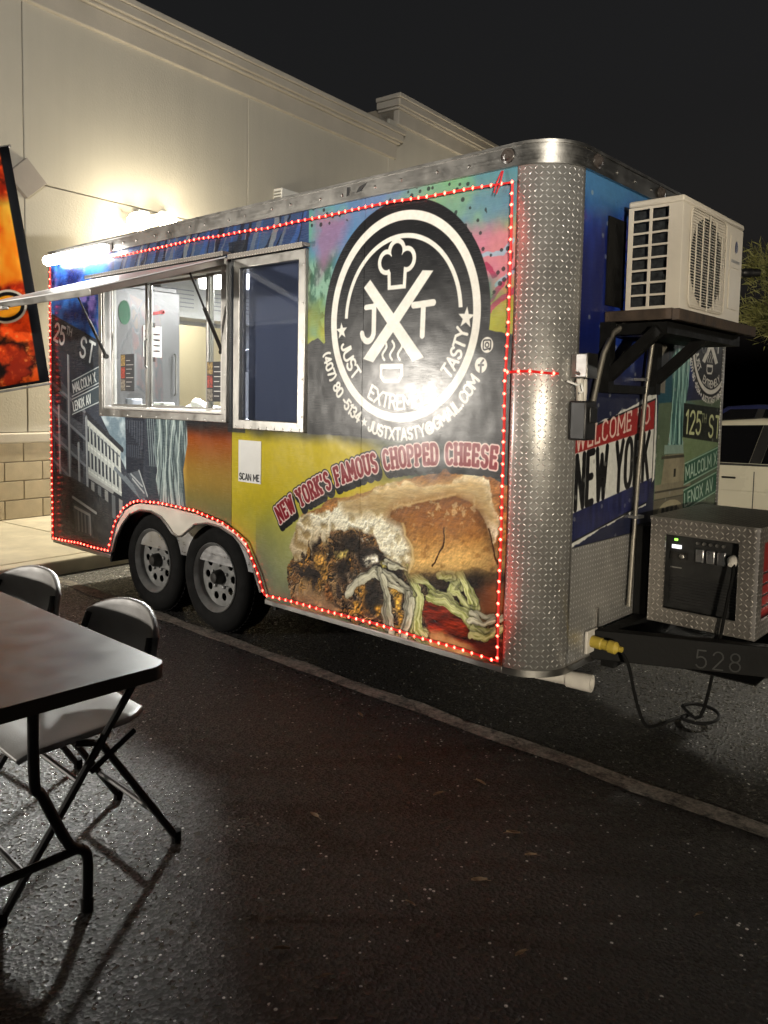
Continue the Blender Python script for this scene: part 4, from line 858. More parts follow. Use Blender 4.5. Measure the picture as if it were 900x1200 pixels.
# hidden structure: floor, roof, far side, rear with open doorway
def outline(o, n=8):
    P = [(0, -o+0), (TL, -o)]
    P = [(-o, -o)]
    for cx, cy, a in ((TL, RC, -90), (TL, TW-RC, 0)):
        P += [(cx+(RC+o)*math.cos(R(a+90*k/n)), cy+(RC+o)*math.sin(R(a+90*k/n))) for k in range(n+1)]
    return P+[(-o, TW+o)]
zP = lambda z0: (lambda a, b, t: Vector((a, b, z0+t)))
b = MB(); b.box((.05, .29, .42), (4.0, 1.73, .45)); b.build('floor', MAT['alu_dull'], tr)
b = MB(); b.plate(outline(.0), .03, zP(2.43)); b.build('roof', MAT['alu_dull'], tr)
b = MB(); b.plate(outline(-.03), .012, zP(2.385)); b.build('ceiling_lining', MAT['lining'], tr)
b = MB(); b.plate(rect(0, ZB, TL, 2.42), -.028, lambda a, c_, t: Vector((a, TW+t, c_))); b.build('far_side', MAT['lining'], tr)
b = MB(); b.plate(rect(.03, ZB, TW-.03, 2.42), .03, lambda a, c_, t: Vector((t+.002, a, c_)), [rect(1.0, .43, 1.72, 2.04)]); b.build('rear_wall', MAT['lining'], tr)
b = MB(); b.box((3.55, .03, .45), (3.58, 1.99, 2.38)); b.build('partition', MAT['lining'], tr)
b = MB(); b.box((-.034, -.006, ZB), (-.002, .05, 2.42)); b.build('rear_trim', MAT['alu'], tr, bevel=.004)
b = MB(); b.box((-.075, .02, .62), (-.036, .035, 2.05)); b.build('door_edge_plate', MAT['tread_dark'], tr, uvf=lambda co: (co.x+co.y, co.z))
# top rail with lip, screws and marker lamps
def band(name, z0, z1, o0, o1, mat, rear=True):
    n = 10; b = MB(); P0, P1 = outline(o0, n), outline(o1, n)
    m_ = len(P0); vs_ = [(p[0], p[1], z) for P in (P0, P1) for z in (z0, z1) for p in P]
    fs = []
    for i in range(m_):
        j = (i+1) % m_
        fs += [(i, j, m_+j, m_+i), (2*m_+i, 2*m_+j, 3*m_+j, 3*m_+i), (i, j, 2*m_+j, 2*m_+i), (m_+i, m_+j, 3*m_+j, 3*m_+i)]
    b.add(vs_, fs); return b.build(name, mat, tr, smooth=True)
rail = band('top_rail', 2.392, 2.462, .0, .010, MAT['alu'])
band('top_lip', 2.462, 2.474, -.03, .016, MAT['alu'])
band('rail_bead', 2.384, 2.392, .0, .015, MAT['alu'])
for xa, xb in ((0., .842), (2.49, TL)):
    b = MB(); b.box((xa, -.008, ZB-.016), (xb, .012, ZB+.012)); b.build('bottom_trim', MAT['alu'], tr, bevel=.003)
b = MB(); n = 8; P0 = outline(-.012, n)[1:-1]; P1 = outline(.008, n)[1:-1]; P0[0] = (TL+.0005, .012); P1[0] = (TL+.0005, -.008)
b.plate(P1+P0[::-1], .028, zP(ZB-.016)); b.build('nose_trim', MAT['alu'], tr, smooth=True)
scr = MB()
for k in range(22): scr.lathe([(.008, 0), (.006, .004), (0, .006)], (.1+.185*k+.02*math.sin(k*3), -.010, 2.425+.006*math.sin(k*5)), (0, -1, 0), 8)
for k in range(10): scr.lathe([(.008, 0), (.006, .004), (0, .006)], (TF+.010, .28+.17*k, 2.427), (1, 0, 0), 8)
scr.build('rail_screw', MAT['alu'], tr, kind='stuff')
for (x, y, ax) in ((3.985, -.010, (0, -1, 0)), (TF+.010, .27, (1, 0, 0)), (TF+.010, .89, (1, 0, 0)), (TF+.010, 1.5, (1, 0, 0))):
    b = MB(); b.lathe([(.030, 0), (.030, .006), (.021, .008), (.017, .020), (0, .024)], (x, y, 2.43), ax, 14); b.build('marker_lamp', MAT['marker'], tr, smooth=True)
for x0, x1 in ((3.075, 3.10), (3.14, 3.19)):
    b = MB(); b.plate([(x0, 2.408), (x0+.02, 2.41), (x1, 2.448), (x1-.02, 2.45)] if x0 < 3.1 else [(x0, 2.415), (x0+.03, 2.418), (x1+.02, 2.452), (x0+.02, 2.44)], -.002, lambda a, c_, t: Vector((a, -.0105+t, c_))); b.build('tape_scrap', MAT['black'], tr)
# double wheel arch skirt
top_ = [(.842, .382), (.933, .586), (1.044, .696), (1.15, .742), (1.223, .756), (1.472, .768), (1.838, .756), (2.107, .727), (2.22, .69), (2.326, .644), (2.438, .495), (2.49, .387)]
low = [(2.46, .387), (2.40, .500), (2.33, .596), (2.22, .667), (2.09, .702), (1.96, .708), (1.84, .685), (1.755, .632), (1.70, .598), (1.655, .59), (1.60, .605), (1.55, .642), (1.47, .690), (1.36, .712), (1.23, .706), (1.10, .662), (1.0, .58), (.92, .48), (.875, .382)]
b = MB(); b.plate([(x, z-.008) for x, z in top_]+low, .012, lambda a, c_, t: Vector((a, -.006+t, c_))); b.build('wheel_skirt', MAT['skirt'], tr, bevel=.003)
b = MB(); b.tube([(x, -.010, z) for x, z in low], .008, 6); b.build('skirt_bead', MAT['alu'], tr, smooth=True)
b = MB(); b.box((.80, .26, .05+ZB-.1), (2.54, .28, .80)); b.box((.80, .03, .77), (2.54, .28, .80)); b.box((.79, .02, .3), (.81, .28, .8)); b.box((2.53, .02, .3), (2.55, .28, .8)); b.build('wheel_well', MAT['void'], tr)
def wheel(x, y0, sgn):
    w_ = empty('wheel', (x, y0, GZ+.335)); w_.parent = tr
    b = MB(); b.lathe([(.205, .0), (.225, -.012), (.27, -.018), (.31, -.006), (.330, .02), (.335, .05), (.335, .15), (.330, .185), (.30, .21), (.225, .215), (.205, .2)], (0, 0, 0), (0, sgn, 0), 40, True); b.build('tyre', MAT['rubber'], w_, smooth=True)
    tread = MB()
    for k in range(60):
        t = 2*math.pi*k/60; M = Matrix.Rotation(t, 4, 'Y'); tread.box((-.010, .03*sgn, .333), (.010, .17*sgn, .3385), M)
    tread.build('tread_block', MAT['rubber'], w_, kind='stuff')
    hole = [circ(.125*math.cos(R(36*k)), .125*math.sin(R(36*k)), .023, 12) for k in range(10)]
    rp = lambda a, c_, t: Vector((a, (.034+t)*sgn, c_))
    b = MB(); b.plate(circ(0, 0, .180, 40), .006, rp, hole+[circ(0, 0, .045, 20)]); b.build('disc', MAT['rim'], w_, bevel=.002)
    b = MB(); b.lathe([(.181, .046), (.184, .030), (.190, .018), (.199, .010), (.204, .0), (.212, -.010), (.207, -.015), (.198, -.004), (.188, .008), (.178, .030)], (0, 0, 0), (0, sgn, 0), 40, True); b.build('rim_flange', MAT['rim'], w_, smooth=True)
    b = MB(); b.lathe([(.046, .05), (.044, .01), (.036, -.010), (.030, -.018), (0, -.020)], (0, 0, 0), (0, sgn, 0), 20); b.build('hub_cap', MAT['dark_metal'], w_, smooth=True)
    for k in range(5):
        t = R(72*k+18); b = MB(); b.lathe([(.012, .05), (.011, .028), (.007, .022), (0, .02)], (.072*math.cos(t), 0, .072*math.sin(t)), (0, sgn, 0), 8); b.build('wheel_nut', MAT['rim'], w_)
    b = MB(); b.lathe([(.10, .12), (.10, .06), (0, .058)], (0, 0, 0), (0, sgn, 0), 20); b.build('brake_drum', MAT['void'], w_)
    return w_
for x in (1.235, 1.915): wheel(x, .085, 1); wheel(x, TW-.085, -1)
b = MB(); [b.tube([(x, .2, GZ+.335), (x, TW-.2, GZ+.335)], .04) for x in (1.235, 1.915)]; b.build('axle', MAT['black_steel'], tr)
for y in (.42, 1.5):
    b = MB(); b.box((.1, y, .28), (4.1, y+.06, .40)); b.build('chassis_rail', MAT['black_steel'], tr)
# serving window: frame, sliding sashes, drip cap
def frame(name, x0, x1, z0, z1, wd, dep, mat, parent, y=-.018):
    b = MB(); b.plate(rect(x0, z0, x1, z1), dep, lambda a, c_, t: Vector((a, y+t, c_)), [rect(x0+wd, z0+wd, x1-wd, z1-wd)])
    return b.build(name, mat, parent, bevel=.004)
sw = frame('window_frame', .72, 2.15, 1.30, 2.222, .048, .05, MAT['alu'], tr)
frame('inner_frame', .768, 2.102, 1.348, 2.174, .018, .09, MAT['alu_dull'], sw, -.01)
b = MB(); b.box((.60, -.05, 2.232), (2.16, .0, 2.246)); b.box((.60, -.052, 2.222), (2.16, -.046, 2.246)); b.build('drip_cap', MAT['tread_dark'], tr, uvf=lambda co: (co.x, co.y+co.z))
for i, (x0, x1, y) in enumerate(((.80, 1.25, .030), (1.235, 1.915, .052), (1.885, 2.098, .030))):
    s_ = frame('sash', x0, x1, 1.362, 2.165, .022, .016, MAT['alu'], tr, y)
    b = MB(); b.box((x0+.02, y+.005, 1.38), (x1-.02, y+.009, 2.148)); b.build('glass_pane', MAT['glass'], s_)
b = MB(); b.tube([(1.258, .024, 1.62), (1.258, .012, 1.63), (1.258, .012, 1.79), (1.258, .024, 1.80)], .006, 8); b.build('sash_pull', MAT['dark_metal'], tr)
w2 = frame('closed_window_frame', 2.21, 2.798, 1.272, 2.198, .052, .05, MAT['alu'], tr)
b = MB(); b.box((2.262, .0, 1.324), (2.746, .006, 2.146)); b.build('glass_pane', MAT['glass_dark'], w2)
b = MB(); b.box((2.25, .06, 1.31), (2.76, .07, 2.16)); b.build('shutter', MAT['blind'], w2)
b = MB(); b.box((2.20, -.05, 2.205), (2.81, .0, 2.222)); b.box((2.20, -.052, 2.196), (2.81, -.046, 2.222)); b.build('drip_cap', MAT['tread_dark'], tr, uvf=lambda co: (co.x, co.y+co.z))
scr = MB()
for (x0, x1, z0, z1) in ((.72, 2.15, 1.30, 2.222), (2.21, 2.798, 1.272, 2.198)):
    for k in range(9): scr.lathe([(.007, 0), (.005, .003), (0, .004)], (x0+.03+(x1-x0-.06)*k/8, -.018, z0+.012), (0, -1, 0), 6)
    for k in range(5): scr.lathe([(.007, 0), (.005, .003), (0, .004)], (x1-.014, -.018, z0+.08+(z1-z0-.16)*k/4), (0, -1, 0), 6)
scr.build('frame_screw', MAT['alu_dull'], tr, kind='stuff')
# raised awning lid and its gas struts
LD, LZ = .80, .285
b = MB()
up_ = Vector((0, -LD, -LZ+.025)).normalized(); nn = Vector((0, LZ, -LD)).normalized()
def lidP(a, c_, t): return Vector((a, -.012, 2.225))+Vector((0, -LD, -LZ+.02))*c_+Vector((0, .3, -.95))*t
b.plate(rect(.735, 0, 2.135, 1), .006, lidP); lid = b.build('awning_lid', MAT['lining'], tr)
b = MB(); b.plate(rect(.735, 0, 2.135, 1), .034, lambda a, c_, t: lidP(a, c_, t+.0065), [rect(.785, .06, 2.085, .94)]); b.build('lid_frame', MAT['alu'], lid, bevel=.003)
for k in (0, 1):
    x = .79 if k == 0 else 2.085; a = Vector((x, .0, 1.70)); e_ = lidP(x, .27, .03); mid = a.lerp(e_, .55)
    b = MB(); b.tube([a, mid], .011, 8); b.tube([mid, e_], .006, 8); b.lathe([(.016, -.012), (.016, .012)], a, (1, 0, 0), 8); b.build('gas_strut', MAT['dark_metal'], tr, smooth=True)
b = MB(); b.box((.96, -.012-LD-.03, 2.225-LZ-.03), (1.20, -.012-LD+.01, 2.225-LZ-.012)); b.build('lid_latch', MAT['alu_dull'], lid, bevel=.004)
# sticker beside the wheel
b = MB(); b.box((2.246, -.0035, .979), (2.442, -.0005, 1.211)); stk = b.build('sticker', MAT['paper'], tr)
def ribbon(paths, wd, y, name, mat, parent, fn=None):
    b = MB()
    for P in paths:
        for i in range(len(P)-1):
            a = Vector((P[i][0], P[i][1])); c_ = Vector((P[i+1][0], P[i+1][1])); d_ = (c_-a)
            if d_.length < 1e-6: continue
            d_.normalize(); n_ = Vector((-d_.y, d_.x))*wd/2; a = a-d_*wd*.3; c_ = c_+d_*wd*.3
            b.add([fn(q.x, q.y) if fn else Vector((q.x, y, q.y)) for q in (a-n_, c_-n_, c_+n_, a+n_)], [(0, 1, 2, 3)])
    return b.build(name, mat, parent)
ribbon(text_line('SCAN ME', (2.258, .992), .034, 0, width=.172), .0062, -.0048, 'sticker_lettering', MAT['ink'], stk)

# ------------------------------------------------------------------ inside the trailer
fr = empty('refrigerator', (.06, .10, .45), 'tall stainless steel refrigerator inside the serving window with papers on its door', 'refrigerator')
def child(mb, name, mat, par, **k):
    o = mb.build(name, mat, par, **k); o.matrix_parent_inverse = Matrix.Translation(-par.location); return o
b = MB(); b.box((.06, .10, .52), (.62, .66, 2.24)); child(b, 'cabinet', MAT['fridge'], fr, bevel=.008)
b = MB(); b.box((.625, .105, .56), (.665, .655, 2.20)); door = child(b, 'door', MAT['fridge'], fr, bevel=.008)
b = MB(); b.tube([(.68, .60, 1.45), (.70, .60, 1.46), (.70, .60, 1.74), (.68, .60, 1.75)], .008); o = b.build('handle', MAT['alu'], door)
b = MB(); [b.box((x, y, .45), (x+.04, y+.04, .53)) for x in (.08, .56) for y in (.12, .60)]; child(b, 'foot', MAT['black'], fr)
def onfridge(name, pts, mat, lab, cat, x=.667, parent=None):
    b = MB(); b.plate(pts, .002, lambda a, c_, t: Vector((x+t, a, c_))); o = b.build(name, mat, parent)
    if lab: put(o, lab, cat)
    return o
onfridge('round_sticker', arcp(.205, 2.02, .045, .085, 0, 360, 28)[:-1], MAT['green_sticker'], 'green oval sticker on the refrigerator door', 'sticker')
pp = onfridge('paper_notice', rect(.35, 1.72, .50, 1.945), MAT['paper'], 'printed paper notice clipped to the refrigerator door', 'notice')
for k in range(9): onfridge('notice_text', rect(.362+(k % 2)*.068, 1.74+.02*k, .42+(k % 2)*.062, 1.75+.02*k), MAT['ink'], None, None, .6695, pp)
for z in (1.70, 1.945): onfridge('notice_clip', rect(.405, z-.012, .445, z+.022), MAT['black'], None, None, .6695, pp)
b = MB(); b.bar((.672, .42, 2.03), (.672, .50, 2.05), .012, .022); b.lathe([(.016, 0), (.016, .01), (.008, .011), (.008, 0)], (.668, .505, 2.052), (1, 0, 0), 12); put(b.build('bottle_opener', MAT['red_plastic']), 'red magnetic bottle opener on the refrigerator door', 'bottle opener')
cnt = empty('counter', (.7, .09, .45), 'stainless steel serving counter just inside the window', 'counter')
b = MB(); b.box((.70, .075, 1.27), (3.4, .55, 1.305)); child(b, 'worktop', MAT['steel'], cnt, bevel=.004)
b = MB(); b.box((.72, .09, .45), (3.4, .53, 1.268)); child(b, 'base_cabinet', MAT['steel'], cnt)
hd = empty('overhead_cupboard', (.03, .98, 2.06), 'white overhead cupboard with printed notices above the rear door', 'cupboard')
b = MB(); b.box((.036, .72, 2.07), (.30, 1.90, 2.37)); child(b, 'carcass', MAT['lining'], hd, bevel=.006)
for k in range(3):
    b = MB(); b.box((.302, .78+.36*k, 2.12), (.304, 1.06+.36*k, 2.33)); o = child(b, 'notice', MAT['paper'], hd)
    for q in range(5):
        b = MB(); b.box((.3045, .81+.36*k, 2.15+.033*q), (.3055, 1.02+.36*k, 2.158+.033*q)); b.build('notice_text', MAT['blind'], o)
for i, (x0, x1, z0, z1, lab) in enumerate(((.933, 1.10, 1.470, 1.712, 'dark menu card with food pictures taped to the rear serving window pane'), (1.905, 2.065, 1.418, 1.648, 'dark menu card with food pictures taped to the front serving window pane'))):
    b = MB(); b.box((x0, .026, z0), (x1, .029, z1)); mc = put(b.build('menu_card', MAT['ink']), lab, 'menu card', 'menu cards on the glass')
    xs = x0+.004; hs_ = (z1-z0)/3
    for k, c_ in enumerate(((.32, .21, .07), (.36, .05, .03), (.22, .19, .15))):
        b = MB(); b.box((xs, .0245, z0+.004+hs_*(2-k)), (xs+.052, .0255, z0+hs_*(3-k)-.004)); b.build('menu_picture', simple('menu_print_%d' % k, c_, .5, var=.6, scale=70), mc)
    for k in range(7): b = MB(); b.box((x0+.07, .0245, z0+.03+.028*k), (x0+.07+.05+.02*(k % 3), .0255, z0+.034+.028*k)); b.build('menu_text', MAT['alu_dull'], mc)
# plastic bag, small box, lids, cap on the counter
def blob(name, c, rx, ry, rz, mat, lab, cat, seed=1, amp=.25):
    bm = bmesh.new(); bmesh.ops.create_icosphere(bm, subdivisions=3, radius=1); rr = random.Random(seed); ph = [rr.uniform(0, 6) for _ in range(9)]
    for v in bm.verts:
        p = v.co; k = 1+amp*(math.sin(3*p.x+ph[0])*math.sin(4*p.y+ph[1])+.6*math.sin(7*p.z+ph[2]+5*p.x)+.4*math.sin(11*p.y+ph[3]))
        v.co = Vector((p.x*rx*k, p.y*ry*k, max(-.6, p.z)*rz*k))
    me = bpy.data.meshes.new(name); bm.to_mesh(me); bm.free(); me.materials.append(mat); o = bpy.data.objects.new(name, me); o.location = c
    for p in me.polygons: p.use_smooth = True
    return put(o, lab, cat)
blob('plastic_bag', (1.60, .20, 1.345), .16, .08, .07, MAT['bag'], 'crumpled white plastic bag on the serving counter', 'bag', 3)
b = MB(); b.box((1.17, .12, 1.306), (1.30, .20, 1.40)); bx_ = put(b.build('napkin_box', MAT['paper'], bevel=.004), 'small white and red box on the serving counter', 'box')
b = MB(); b.box((1.165, .118, 1.312), (1.305, .202, 1.335)); b.build('box_stripe', MAT['red_plastic'], bx_)
b = MB(); b.lathe([(.04, 0), (.045, .05), (.03, .07), (.03, .08), (0, .08)], (1.0, .16, 1.306), (0, 0, 1), 16); put(b.build('container', MAT['bag'], smooth=True), 'small white lidded container on the serving counter', 'container')
b = MB(); b.box((.82, .12, 1.306), (.91, .20, 1.42)); put(b.build('card_reader', MAT['blind'], bevel=.008), 'grey card reader standing on the serving counter', 'card reader')
b = MB(); b.lathe([(.085, 0), (.09, .02), (.08, .09), (.05, .13), (0, .145)], (1.98, .30, 1.60), (0, 0, 1), 20); b.box((1.93, .10, 1.60), (2.03, .24, 1.612)); b.tube([(1.98, .30, 1.306), (1.98, .30, 1.61)], .012); put(b.build('cap_on_stand', MAT['white'], smooth=True), 'white peaked cap on a stand behind the front serving pane', 'cap')
kl = empty('kitchen_light', (1.6, 1.0, 2.36), 'long white tube light on the ceiling inside the trailer', 'ceiling light')
b = MB(); b.box((.9, .96, 2.35), (2.3, 1.04, 2.384)); child(b, 'housing', MAT['white'], kl)
b = MB(); b.box((.92, .965, 2.325), (2.28, 1.035, 2.349)); child(b, 'diffuser', MAT['ceiling_tube'], kl)
ld = bpy.data.lights.new('kitchen_glow', 'AREA'); ld.shape = 'RECTANGLE'; ld.size = 1.4; ld.size_y = .5; ld.energy = POWER['kitchen']; ld.color = (1, .97, .92)
lo = bpy.data.objects.new('kitchen_glow', ld); lo.location = (0, 0, -.05); put(lo, parent=kl)
hl = empty('added_hatch_lamp', (1.08, .86, 2.38), 'added unseen angled white panel lamp under the trailer ceiling aimed out of the serving hatch', 'panel lamp')  # added second lamp, lights the ground outside but spares the fridge
haim = Vector((.80, -1.0, -.95)).normalized(); HM = Matrix.Translation((0, 0, -.10)) @ haim.to_track_quat('Z', 'Y').to_matrix().to_4x4()
b = MB(); b.box((-.30, -.07, -.04), (.30, .07, -.003), HM); b.tube([(-.2, 0, .02), (-.2, 0, -.08)], .008); b.tube([(.2, 0, .02), (.2, 0, -.08)], .008); b.build('housing', MAT['white'], hl)
b = MB(); b.box((-.28, -.06, -.0025), (.28, .06, .002), HM); b.build('diffuser', MAT['ceiling_tube'], hl)
ld = bpy.data.lights.new('hatch_glow', 'AREA'); ld.shape = 'RECTANGLE'; ld.size = .56; ld.size_y = .12; ld.energy = POWER['hatch']; ld.color = (1, .97, .93); ld.spread = R(95)
lo = bpy.data.objects.new('hatch_glow', ld); put(lo, parent=hl); lo.location = Vector((0, 0, -.10))+haim*.006; lo.rotation_euler = haim.to_track_quat('-Z', 'Y').to_euler()

# ------------------------------------------------------------------ light strings and tube light
def string_light(name, pts, label, step=.047, parent=None):
    root = empty(name, pts[0], label, 'light string')
    V = [Vector(p) for p in pts]; b = MB(); b.tube(V, .0055, 6); o = child(b, 'rope', MAT['rope'], root, smooth=True)
    acc = 0; nb = MB(); L = 0
    ico = [Vector(p) for p in ((1, 0, 0), (-1, 0, 0), (0, 1, 0), (0, -1, 0), (0, 0, 1), (0, 0, -1))]; fc = ((0, 2, 4), (2, 1, 4), (1, 3, 4), (3, 0, 4), (2, 0, 5), (1, 2, 5), (3, 1, 5), (0, 3, 5))
    for i in range(len(V)-1):
        seg = (V[i+1]-V[i]).length
        while L <= seg:
            p = V[i].lerp(V[i+1], L/seg); nb.add([p+Vector((0, -.004, 0))+q*.0082 for q in ico], fc); L += step*rnd.uniform(.90, 1.10)
        L -= seg
    child(nb, 'bulb', MAT['bulb'], root, kind='stuff'); return root
YL = -.016
def jit(P): return [(x+.004*math.sin(7*x+3*z)+.003*math.sin(19*z), YL-.004*abs(math.sin(11*x+5*z)), z+.005*math.sin(4.3*x)+.003*math.sin(17*x)) for x, z in P]
def dens(P, d=.2):
    out = [P[0]]
    for a, b in zip(P, P[1:]):
        n = max(1, int(math.hypot(b[0]-a[0], b[1]-a[1])/d)); out += [(a[0]+(b[0]-a[0])*k/n, a[1]+(b[1]-a[1])*k/n) for k in range(1, n+1)]
    return out
path = dens([(.86, 2.346), (2.5, 2.338), (4.018, 2.328), (4.012, 1.76), (4.010, 1.562), (4.016, 1.0), (4.018, .386), (2.50, .392)])+[(2.447, .50), (2.335, .652), (2.225, .70), (2.11, .738), (1.84, .768), (1.472, .780), (1.222, .768), (1.145, .752), (1.037, .706), (.925, .592), (.836, .388)]+dens([(.836, .388), (.02, .366), (.022, 2.36)])[1:]
string_light('red_string_light', jit(path), 'string of red bulbs outlining the whole printed side of the trailer')
corner = [(4.02, -.014, 1.572)]+[(TL+(RC+.012)*math.cos(R(-90+90*k/8)), RC+(RC+.012)*math.sin(R(-90+90*k/8)), 1.572+.004*math.sin(k)) for k in range(0, 6)]
string_light('red_string_tail', corner, 'short loose tail of red bulbs wrapped across the chequer plate corner')
tl = empty('tube_light', (.10, -.03, 2.40), 'glaring white tube light at the upper rear corner of the trailer', 'tube light')
b = MB(); b.box((.07, -.035, 2.378), (.90, -.012, 2.43)); child(b, 'housing', MAT['white'], tl, bevel=.004)
b = MB(); b.tube([(.085, -.064, 2.394), (.885, -.064, 2.390)], .036, 14); child(b, 'diffuser', MAT['tube'], tl, smooth=True)  # diffuser thickened, the tube's glare put into its width
# stray wire at the top corner
b = MB(); b.tube([(3.96, -.012, 2.375), (3.95, -.03, 2.33), (3.935, -.028, 2.29)], .003, 6); b.tube([(3.965, -.012, 2.375), (3.965, -.03, 2.32), (3.945, -.026, 2.285)], .003, 6); put(b.build('loose_wire', MAT['red_plastic'], smooth=True), 'loose twisted wire end hanging below the top rail by the front corner', 'wire')

# ------------------------------------------------------------------ shelf, condenser and fittings on the nose
SZ = 1.842
b = MB(); b.box((TF+.002, .40, SZ-.045), (4.515, 1.31, SZ)); b.build('condenser_shelf', MAT['timber'], tr, bevel=.004)
b = MB(); b.box((4.516, .395, SZ-.050), (4.548, 1.33, SZ-.004)); b.build('shelf_nosing', MAT['timber'], tr, bevel=.004)
b = MB(); b.box((4.24, .47, SZ-.10), (4.43, .52, SZ-.048)); b.build('shelf_bearer', MAT['alu_dull'], tr)
fr_ = MB()
for y in (.39, .87):
    fr_.box((TF+.002, y-.025, 1.50), (TF+.05, y+.025, SZ-.048)); fr_.bar((TF+.03, y, 1.56), (4.47, y, SZ-.085), .04, .045)
fr_.box((TF+.002, .416, 1.50), (TF+.045, .844, 1.535)); fr_.box((TF+.05, .42, SZ-.099), (4.49, 1.28, SZ-.052))
fr_.build('shelf_bracket', MAT['black_steel'], tr)
AX0, AX1, AY0, AY1, AZ1 = 4.265, 4.500, .500, 1.222, 2.308
ac = empty('condenser_unit', (AX0, AY0, SZ+.002), 'cream split air conditioner condenser with slotted side and wire fan guard on the front shelf', 'air conditioner')
A0 = SZ+.002
b = MB(); b.box((AX0-.002, AY0-.004, AZ1-.028), (AX1+.004, AY1+.004, AZ1)); child(b, 'lid', MAT['ac'], ac, bevel=.009)
holes = []
for r_ in range(8):
    for c_ in range(2):
        x0 = AX0+.022+c_*.083; z0 = A0+.022+r_*.0515; holes.append(rect(x0, z0, x0+.070, z0+.0425))
b = MB(); b.plate(rect(AX0, A0, AX1, AZ1-.028), .006, lambda a, c_, t: Vector((a, AY0+t, c_)), holes); child(b, 'side_grille', MAT['ac'], ac, bevel=.0012)
fc_ = (AY0+.285, A0+.222)
b = MB(); b.plate(rect(AY0+.0065, A0, AY1, AZ1-.0285), .006, lambda a, c_, t: Vector((AX1-t, a, c_)), [circ(fc_[0], fc_[1], .192, 40)]); child(b, 'fan_side', MAT['ac'], ac, bevel=.0012)
b = MB(); b.box((AX0, AY1-.006, A0), (AX1-.0065, AY1-.0005, AZ1-.0285)); b.box((AX0, AY0+.0065, A0), (AX1-.0065, AY1-.0065, A0+.012)); child(b, 'far_side', MAT['ac'], ac)
b = MB(); b.box((AX0+.012, AY0+.03, A0+.014), (AX0+.04, AY1-.02, AZ1-.03)); b.box((AX0+.04, AY0+.03, A0+.014), (AX0+.15, AY0+.045, AZ1-.03)); child(b, 'coil', MAT['coil'], ac)
b = MB(); b.lathe([(.045, 0), (.042, .03), (.02, .04), (0, .042)], (AX1-.075, fc_[0], fc_[1]), (1, 0, 0), 16)
for k in range(3):
    P = []; t0 = R(120*k+20)
    for i in range(6):
        rr_ = .04+.13*i/5
        for j in range(5):
            t = t0+R(70)*(j/4)*(1-.15*i/5); P.append((AX1-.09+.05*(j/4), fc_[0]+rr_*math.cos(t), fc_[1]+rr_*math.sin(t)))
    b.add(P, [(i*5+j, i*5+j+1, i*5+j+6, i*5+j+5) for i in range(5) for j in range(4)])
child(b, 'fan', MAT['black'], ac, smooth=True)
g = MB()
for k in range(34):
    z = A0+.030+k*.0118; hw = .205-(.0 if abs(z-fc_[1]) < .15 else (abs(z-fc_[1])-.15)*.55); g.box((AX1+.002, fc_[0]-hw, z), (AX1+.005, fc_[0]+hw, z+.0032))
for k in range(5):
    y = fc_[0]-.15+.075*k; hw = math.sqrt(max(.01, .205**2-(y-fc_[0])**2)); g.box((AX1+.005, y-.003, fc_[1]-hw), (AX1+.009, y+.003, fc_[1]+hw))
P = rrect(fc_[0]-.207, A0+.022, fc_[0]+.207, A0+.432, .035, 4); P.append(P[0]); g.tube([(AX1+.005, p[0], p[1]) for p in P], .0035, 6, False)
child(g, 'fan_guard', MAT['ac'], ac)
b = MB(); b.plate(rrect(AY1-.165, A0+.06, AY1-.035, A0+.24, .008, 3), -.004, lambda a, c_, t: Vector((AX1-t, a, c_))); b.plate(rrect(AY1-.165, A0+.25, AY1-.035, A0+.40, .008, 3), -.003, lambda a, c_, t: Vector((AX1-t, a, c_))); child(b, 'access_cover', MAT['ac'], ac)
b = MB(); b.plate(arcp(AY1-.095, A0+.345, .016, .028, 0, 360, 18)[:-1], -.002, lambda a, c_, t: Vector((AX1+.004-t, a, c_))); child(b, 'badge', MAT['car_blue'], ac)
b = MB(); [b.box((AX1+.004, AY1-.15+.014*k, A0+.272), (AX1+.0048, AY1-.142+.014*k, A0+.286)) for k in range(8)]; child(b, 'badge_lettering', MAT['alu_dull'], ac)
b = MB(); b.box((TF+.001, .40, 1.87), (TF+.008, .56, 2.24)); b.build('dark_sheet', MAT['black_steel'], tr)  # flat dark sheet on the nose beside the condenser
# boxes and conduit
b = MB(); b.box((TF+.001, .135, 1.555), (TF+.070, .215, 1.650)); gb = b.build('junction_box', MAT['alu_dull'], tr, bevel=.004)
b = MB(); b.box((TF+.0705, .132, 1.552), (TF+.0745, .218, 1.652)); b.build('box_lid', MAT['alu'], gb, bevel=.002)
b = MB(); b.box((TF+.001, .125, 1.305), (TF+.080, .215, 1.462)); bb = b.build('disconnect_box', MAT['black'], tr, bevel=.008)
b = MB(); b.box((TF+.0805, .145, 1.375), (TF+.090, .205, 1.44)); b.build('disconnect_cover', MAT['black'], bb, bevel=.006)
b = MB(); b.lathe([(.016, 0), (.016, .03), (.011, .035), (.011, .05)], (TF+.04, .215, 1.335), (0, 1, 0), 12); b.build('cable_gland', MAT['pvc'], bb)
b = MB(); b.tube([(TF+.03, .25, 1.39), (TF+.03, .275, 1.46), (TF+.03, .31, 1.56), (TF+.035, .34, 1.66), (TF+.05, .39, 1.75), (TF+.07, .45, 1.785)], .013, 10); b.build('conduit_sweep', MAT['conduit'], tr, smooth=True)
b = MB(); b.tube([(TF+.03, .155, 1.552), (TF+.03, .160, 1.50), (TF+.03, .165, 1.462)], .016, 10); b.tube([(TF+.03, .195, 1.552), (TF+.035, .188, 1.50), (TF+.03, .192, 1.462)], .012, 10); b.build('conduit_link', MAT['pvc'], tr, smooth=True)
